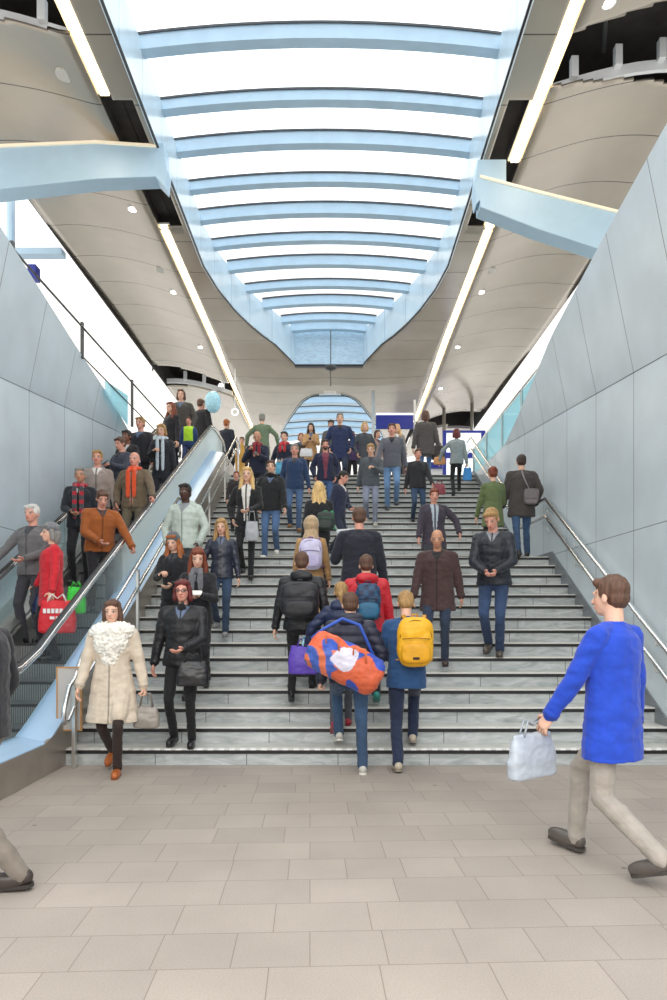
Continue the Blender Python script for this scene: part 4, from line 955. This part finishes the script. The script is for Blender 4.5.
handbag(p,1,'purple sports bag carried on the left of the navy puffer jacket',B('5b3fae'),(.18,.10,.15),.10,kind='nylon',off=(-.02,-.02,.10),mark=[(-.6,.5,-.1,.0)])
h=p['hands'][1]; bt=empty('water_bottle',(h.x-.03,h.y-.02,h.z)); tag(bt,'small pale blue drink bottle held above the purple sports bag','bottle'); plain('bottle_body',MB().tube([(0,0,.0),(0,0,.10),(0,0,.13)],[.028,.028,.014],12),'leather',bt,B('9cd0d8')); plain('bottle_cap',MB().tube([(0,0,.13),(0,0,.155)],.013,10),'leather',bt,B('3a7aa8'))
# ---- nearest pair at the stair foot
p=F(352,598,1.70,'floor',184,'boy in dark navy puffer jacket and blue jeans stepping up, one foot on the floor',d=6.36,X=.13,top=('puffer',B('23263a')),legs=('jeans',B('2b5076')),shoes=B('b9b6ae'),hair=('short','brown'),hat='hoodback',armL='bag',armR='pocket',stride=((-.085,.12,0,.0),(.09,-.36,RISE,.35),(0,-.08,.925)),lean=6,build=1.05)
def duffelcol(c):
    x,y,z=c; t=noise.noise(V((x*5+3,y*5,z*5)));
    if (x/.17)**2+((z-.03)/.12)**2+t*.9<.80: return B('d6d2e2')
    if z<-.02+x*.5 and x>-.12: return B('d2603c') if t>-.10 else B('2c4fb4')
    if z>.10-x*.2: return B('2c55bc') if t>-.1 else B('e4623a')
    return B('db7450') if math.sin(x*22+z*14+t*5)>.0 else B('3f5fb4')
c=V((.06,6.04,1.045)); r=empty('sports_bag',c,0); tag(r,'large orange, blue and white duffel bag slung behind the boy in the puffer jacket','sports bag')
m=MB(); R_=Matrix.Rotation(math.radians(27),3,'Y'); rings=[]
for t_,k in ((-1,.45),(-.93,.8),(-.8,.96),(-.4,1),(0,1.02),(.4,1),(.8,.96),(.93,.8),(1,.45)):
    rings.append([R_@V((.36*t_,.135*k*math.cos(a),.185*k*math.sin(a))) for a in [2*PI*i/20 for i in range(20)]])
m.loft(rings); solid('bag_body',m,'nylon',r,.010,clothpost(duffelcol,.010,2,'c',1),3)
plain('shoulder_strap',MB().tube([(-.30,.06,.22),(-.20,.10,.30),(-.02,.13,.40),(.14,.14,.34),(.28,.08,.02)],.016,6),'nylon',r,B('2a55b8'))
for sx in (-.12,.12): plain('carry_handle',MB().tube([(sx-.05,-.10,.10-.45*sx),(sx-.04,-.14,.20-.45*sx),(sx+.06,-.14,.18-.45*sx),(sx+.07,-.12,.06-.45*sx)],.010,6),'nylon',r,B('e07a50'))
p=F(407,592,1.72,'floor',178,'youth in petrol blue hooded jacket and dark navy trousers at the stair foot',d=6.42,X=.66,top=('blazer',B('234a78')),legs=('trousers',B('1b2742')),shoes=B('b8ab97'),hair=('short','dblond'),armL='belly',armR='belly',stride=((-.08,-.34,RISE,.2),(.09,.14,0,.1),(0,-.07,.925)),lean=5,head=(0,14))
backpack(p,'bright yellow backpack with small dark label on the youth in petrol blue',B('e8ad12'),(.172,.105,.235),1.24,side=-.07,pocket=B('dd9f10'),strapcol=B('c98c0c'),patch=B('2a2320'))
# ---- foreground passers-by
p=F(600,571,1.74,'floor',-143,'passer-by in bright cobalt blue coat striding past at the right edge',X=1.60,d=3.86,top=('coat',B('1a44ba')),legs=('trousers',B('a39b92')),shoes=B('57504b'),hair=('short','brown'),stride='walkR',armL='swing',armR='down',shoesz=1.08)
handbag(p,1,'pale grey white carrier bag swinging at the side of the cobalt blue coat',B('b2bac4'),(.20,.05,.13),.10,kind='nylon',off=(-.08,0,.0))
p=F(-24,573,1.72,'floor',-92,'passer-by in dark clothes leaving the picture at the left edge',X=-1.97,d=3.66,top=('jacket',B('24242a')),legs=('trousers',B('7b7268')),shoes=B('3b332e'),hair=('short','dark'),stride=((-.08,-.30,0,-.2),(.08,.29,0,.10),(0,.02,.885)),armL='pocket',armR='pocket',shoesz=1.08)
# ---- riding the escalator
def tartan(c,s):
    return B('b02838') if math.sin(c[2]*48)>.15 else B('4a4a50')
p=F(41,504,1.70,'esc',-10,'white haired man in grey jacket holding the left escalator rail',X=-3.86,top=('jacket',B('6c6a6c')),legs=('trousers',B('3a3a40')),hair=('short','white'),skin='pink',armR='rail',armL='belly')
p=F(52,523,1.66,'esc',-55,'woman in bright red coat and grey hat low on the escalator',sex='f',X=-3.46,top=('coat',B('cf2230')),legs=('trousers',B('25222a')),hair=('bob','grey'),hat=('beanie',B('77787c')),armR='side',armL='down')
handbag(p,1,'big red shopping bag with white print held by the woman in the red coat',B('d3202c'),(.21,.07,.19),.10,kind='nylon',off=(.10,-.05,-.02),mark=[(-.66,-.50,.22,.5),(-.44,-.28,.22,.5),(-.22,-.06,.22,.5),(0,.16,.22,.5),(.22,.38,.22,.5),(.44,.62,.22,.5),(-.3,-.05,-.15,.02),(.02,.3,-.15,.02)],handle=B('e8e0dc'),rot=6)
handbag(p,1,'bright green shopping bag beside the big red one',B('35c83c'),(.11,.05,.16),.08,kind='nylon',off=(.26,.10,.14),rot=0)
handbag(p,0,'navy shoulder bag of the woman in the red coat',B('222a52'),(.12,.06,.11),.10,off=(.06,-.04,.0))
p=F(80,467,1.78,'esc',8,'man in black jacket with red and grey checked scarf on the escalator',X=-3.84,top=('jacket',B('1b2029')),legs=('trousers',BK),hair=('short','grey'),scarf=(tartan,.50),skin='tan',armR='belly',armL='down')
p=F(113,490,1.66,'esc',30,'person in rusty orange brown jacket leaning forward on the escalator',X=-3.28,top=('jacket',B('9c5522')),legs=('trousers',B('201c20')),hair=('short','brown'),skin='pink',armR='belly',armL='rail',lean=12,build=1.15,head=(0,20))
p=F(110,450,1.76,'esc',10,'man in taupe beige jacket behind the checked scarf',X=-3.86,top=('jacket',B('9a8d86')),legs=('trousers',B('4a4644')),hair=('short','dblond'),skin='pink')
p=F(138,452,1.78,'esc',-6,'bald man with orange scarf and olive brown jacket on the escalator',X=-3.26,top=('jacket',B('6e5f4c')),legs=('trousers',B('6a6250')),hair=('bald','white'),scarf=(B('e8552a'),.46),shirt=B('c48a7c'),skin='pink',armL='rail',armR='pocket',build=1.12)
p=F(125,437,1.72,'esc',-30,'short haired person in dark blue grey jacket looking at a phone by the left wall',X=-3.84,top=('jacket',B('3d4250')),hair=('short','brown'),skin='pink',armL='phone',armR='phone',head=(0,14))
phone(p,1,'mobile phone held by the person in blue grey by the left wall')
p=F(158,424,1.74,'esc',0,'person with long pale blue scarf over a black coat on the escalator',sex='f',X=-3.32,top=('coat',B('1c1f28')),legs=('trousers',B('23242c')),hair=('bob','dblond'),scarf=(B('c2ced8'),.62),armR='phone',armL='down',head=(-8,12))
p=F(143,430,1.74,'esc',-20,'dark skinned person in black coat with white trim near the left wall',X=-3.86,top=('coat',B('201d22')),hair=('short','black'),skin='brown',shirt=B('cfc8c4'))
p=F(150,417,1.76,'esc',-10,'man with fair short hair in dark jacket, high on the escalator by the wall',X=-3.84,top=('jacket',B('25242c')),hair=('short','dblond'),skin='pink')
p=F(168,402,1.74,'esc',-35,'woman with long brown hair in black coat near the escalator top',sex='f',X=-3.62,top=('coat',B('1d1b20')),legs=('slim',BK),hair=('long','auburn'),armR='belly')
p=F(180,383,1.86,'esc',0,'tall person with shoulder length brown hair in dark grey brown coat at the escalator top',X=-3.58,d=15.3,z=esc_z(15.3),top=('coat',B('45423f')),legs=('jeans',B('28344e')),hair=('bob','brown'),armL='pocket',armR='pocket',build=1.05)
def hivis(c,s,hz_,pv): return B('b6e834') if abs(c[0])<.14*s and c[2]>1.0*s else B('27406e')
p=F(188,421,1.30,'esc',0,'child in blue jacket with bright yellow green front at the escalator top',X=-3.34,d=15.0,z=esc_z(15.0),top=('jacket',hivis),legs=('trousers',B('32406e')),hair=('short','brown'),skin='pink')
p=F(197,413,1.62,'up',10,'blond girl in cream jacket behind the child in blue',sex='f',X=-3.72,d=17.6,top=('jacket',B('dcc59a')),hair=('long','blond'))
p=F(203,398,1.84,'up',150,'man in black coat turned away at the head of the escalator',X=-3.40,d=16.6,top=('coat',B('232226')),hair=('short','brown'),skin='pink',build=1.15,armL='side')
p=F(223,414,1.72,'up',160,'person in dark blue jacket with ginger hair right of the escalator head',X=-2.98,d=17.9,top=('jacket',B('252a38')),hair=('short','ginger'))
p=F(243,434,1.60,'up',0,'person with brown hair behind the handrails at the top left of the stairs',X=-2.75,d=19.2,top=('jacket',B('5a4d45')),hair=('short','brown'))
p=F(196,424,1.70,'up',20,'dark haired person in maroon jacket at the escalator head behind the child',X=-4.0,d=18.8,top=('jacket',B('5a2c38')),hair=('short','dark'))
p=F(405,452,1.6,'up',0,'person with auburn hair deep in the upper hall behind the charcoal sweater',sex='f',X=2.0,d=21.5,top=('jacket',B('5c4a4c')),hair=('bob','auburn'))
finish_people()
# ================================================================ UPPER LEVEL
# left upper balustrade above the left wall
r=empty('balustrade',(-4.15,11,TOPZ)); tag(r,'dark metal balustrade rail on posts above the left wall','balustrade')
MB().tube([(-4.5,4,6.62),(-4.16,8.9,6.14+.03),(-4.05,15.6,6.10)],.016,8).obj('top_rail',M['darkgrey'],r)
MB().tube([(-4.55,8.9,5.86),(-4.25,11,5.80),(-4.1,15.6,5.66)],.012,6).obj('lower_rail',M['darkgrey'],r)
for d in (8.6,10.95,13.6): MB().box((-4.2,d-.03,interp(topL,d)-.05),(-4.16,d+.03,6.28)).obj('post',M['darkgrey'],r)
g=MB(); g.prism([(12.1,5.5),(13.4,5.3),(13.4,5.90),(12.1,5.74)],0,-4.21,-4.20); g.obj('glass_panel',M['teal_glass'],r)
# right upper glass balustrade
r=empty('balustrade',(XR+.08,14,TOPZ)); tag(r,'pale teal glass balustrade beyond the end of the right wall','balustrade')
for i in range(4):
    a=11.2+i*1.5; MB().box((XR+.05,a,TOPZ-.05),(XR+.065,a+1.44,TOPZ+.70)).obj('glass_panel',M['teal_glass'],r)
    MB().box((XR+.03,a+1.44,TOPZ-.05),(XR+.08,a+1.48,TOPZ+.74)).obj('post',M['steel'],r)
MB().tube([(XR+.055,11.2,TOPZ+.74),(XR+.055,17.2,TOPZ+.74)],.02,8).obj('top_rail',M['polished'],r)
# lamp post / column pieces beyond the left wall
r=empty('street_lamp',(-6.3,12.9,TOPZ)); tag(r,'pale column with a small blue box, outside at the far upper left','post')
MB().tube([(-6.3,12.9,TOPZ),(-6.3,12.9,9.5)],.08,10).obj('pole',M['beam_blue'],r); MB().box((-6.1,12.6,8.3),(-5.2,12.8,8.42)).obj('arm',M['beam_blue'],r); MB().box((-5.75,12.4,7.75),(-5.6,12.6,8.0)).obj('box',M['sign_blue'],r)
# hanging dark disc on a rod
r=empty('hanging_lamp',(CEN,18.4,8.29)); tag(r,'dark disc hanging on a thin rod below the far end of the skylight','hanging lamp')
MB().tube([(CEN+.05,18.3,7.78),(CEN+.05,18.3,9.3)],.014,6).obj('rod',M['darkgrey'],r)
MB().ell((CEN+.05,18.3,8.29),(.17,.17,.075),seg=20).obj('disc',M['darkgrey'],r,True)
# blue hanging signs
M['glow']=mat('white_light_box',(.9,.95,1),.5,0,0,1,emit=((.92,.97,1),.7))
r=empty('hanging_sign',(1.6,19.5,7.1)); tag(r,'wide plain blue hanging sign behind the people at the stair top','sign')
p0=atpix(375,428,1); 
def px(x,y,d): return V(((x-338)*d/FPX,d,EYE+(618-y)*d/FPX))
a=px(376,429,19.5); b=px(413,415.5,19.5)
MB().box((a.x,19.45,a.z),(b.x,19.55,b.z)).obj('board',M['sign_blue'],r,bevel=.01)
q=px(376,414.5,19.5); MB().box((a.x,19.42,b.z),(b.x,19.58,b.z+.05)).obj('light_bar',M['glow'],r)
c=px(372,391,19.5); MB().box((a.x-.13,19.45,a.z-.3),(a.x-.03,19.55,c.z)).obj('hanger',M['steel'],r)
c=px(415,400,19.5); MB().box((b.x+.02,19.47,a.z-.3),(b.x+.08,19.53,c.z)).obj('hanger',M['white'],r)
r=empty('information_board',(4,21,6)); tag(r,'blue framed bright information board at the right of the stair top','sign')
a=px(446,474,19.8); b=px(481,433,19.8)
MB().box((a.x,19.8,a.z-.8),(b.x,19.85,b.z)).obj('light_panel',M['glow'],r)
f=MB(); f.box((a.x,19.74,b.z),(b.x,19.86,b.z+.06)); f.box((a.x-.1,19.74,a.z-.8),(a.x,19.86,b.z+.06)); f.box((b.x,19.74,a.z-.8),(b.x+.12,19.86,b.z+.06)); m=px(460,455,19.8); f.box((a.x,19.74,m.z-.1),(b.x,19.86,m.z+.06)); f.obj('frame',M['sign_blue'],r)
for x,y0,lab in ((472,418,'slim grey steel column right of the information board'),(444,420,'slim grey steel column left of the information board')):
    p=px(x,474,23.6)
    tag(MB().tube([(p.x,23.6,TOPZ),(p.x,23.6,cz(p.x,23.6))],.06,12).obj('column',M['steel'],smooth=True),lab,'column')
# ochre posts at the escalator head
for x,y,lab in ((240,455,'ochre yellow upright panel beside the top of the escalator'),(207,448,'small ochre panel behind the escalator glass')):
    p=px(x,y,18.6); tag(MB().rbox((p.x,18.6,TOPZ+.62),(.13,.06,.63),e=6).obj('ochre_panel',M['ochre'],smooth=True),lab,'panel')
# kiosk at far end, shopfront glow
r=empty('kiosk',(3.2,26,TOPZ)); tag(r,'bright white kiosk far back on the upper level, right of centre','kiosk')
MB().box((2.5,25.5,TOPZ),(5.4,27.5,TOPZ+2.1)).obj('counter_block',M['white'],r,bevel=.03); MB().box((2.4,25.3,TOPZ+2.1),(5.5,27.6,TOPZ+2.3)).obj('canopy',M['sign_blue'],r,bevel=.02)
# balloon
M['balloon']=mat('pale_blue_balloon',hx('a5d8ea'),.2,0,.18,14,emit=((.55,.8,.9),.1))
r=empty('balloon',(-3.2,16.6,6.5)); tag(r,'pale blue balloon held up behind the people at the escalator top','balloon')
c=px(213,402,16.4); b=MB(); b.ell(c,(.2,.2,.27),seg=18); b.obj('envelope',M['balloon'],r,True)
MB().tube([(c.x,c.y,c.z-.26),(c.x+.02,c.y,c.z-.6),(c.x,c.y,c.z-1.1)],.005,5).obj('string',M['white'],r)
c=px(235,412,19.0); tr=MB(); tr.tube([c+V((.09*math.cos(a),0,.09*math.sin(a))) for a in [2*PI*i/16 for i in range(17)]],.022,6,False)
tr.tube([(c.x,c.y,c.z+.09),(c.x,c.y,cz(c.x,c.y)+.12)],.005,6)
tag(tr.obj('ring_light',M['glow'],smooth=True),'small pale ring shape under the ceiling right of the balloon','ring')
# ================================================================ WORLD AND LIGHT
w=bpy.data.worlds.new('world'); SC.world=w; w.use_nodes=True; nt=w.node_tree; bg=nt.nodes['Background']
gr=N(nt,'ShaderNodeTexCoord'); sp=N(nt,'ShaderNodeSeparateXYZ'); nt.links.new(gr.outputs['Generated'],sp.inputs[0])
cr=N(nt,'ShaderNodeValToRGB'); e=cr.color_ramp.elements; e[0].position=.42; e[0].color=(.62,.60,.57,1); e[1].position=.56; e[1].color=(.93,.97,1.0,1)
nt.links.new(sp.outputs[2],cr.inputs[0]); nt.links.new(cr.outputs[0],bg.inputs[0]); bg.inputs[1].default_value=WORLD
def area(name,loc,rot,size,sy,power,col):
    l=bpy.data.lights.new(name,'AREA'); l.shape='RECTANGLE'; l.size=size; l.size_y=sy; l.energy=power; l.color=col
    o=bpy.data.objects.new(name,l); COL.objects.link(o); o.location=loc; o.rotation_euler=rot; return o
for x,d in ((-3.2,15),(2.78,15),(-3.2,21),(2.78,21),(-3.2,7),(2.78,7)):
    area('strip_glow',(x,d,8.5),(0,0,0),.3,5,34*LAMP,(1,.86,.66))
area('foreground_fill',(0,-1.5,4.6),(math.radians(12),0,0),8,5,420*LAMP,(1,.96,.9))  # added fill lamp overhead behind the camera, stands for no real fitting
SC.view_settings.view_transform='Standard'; SC.view_settings.look='None'; SC.view_settings.exposure=EXPO; SC.view_settings.gamma=1.0
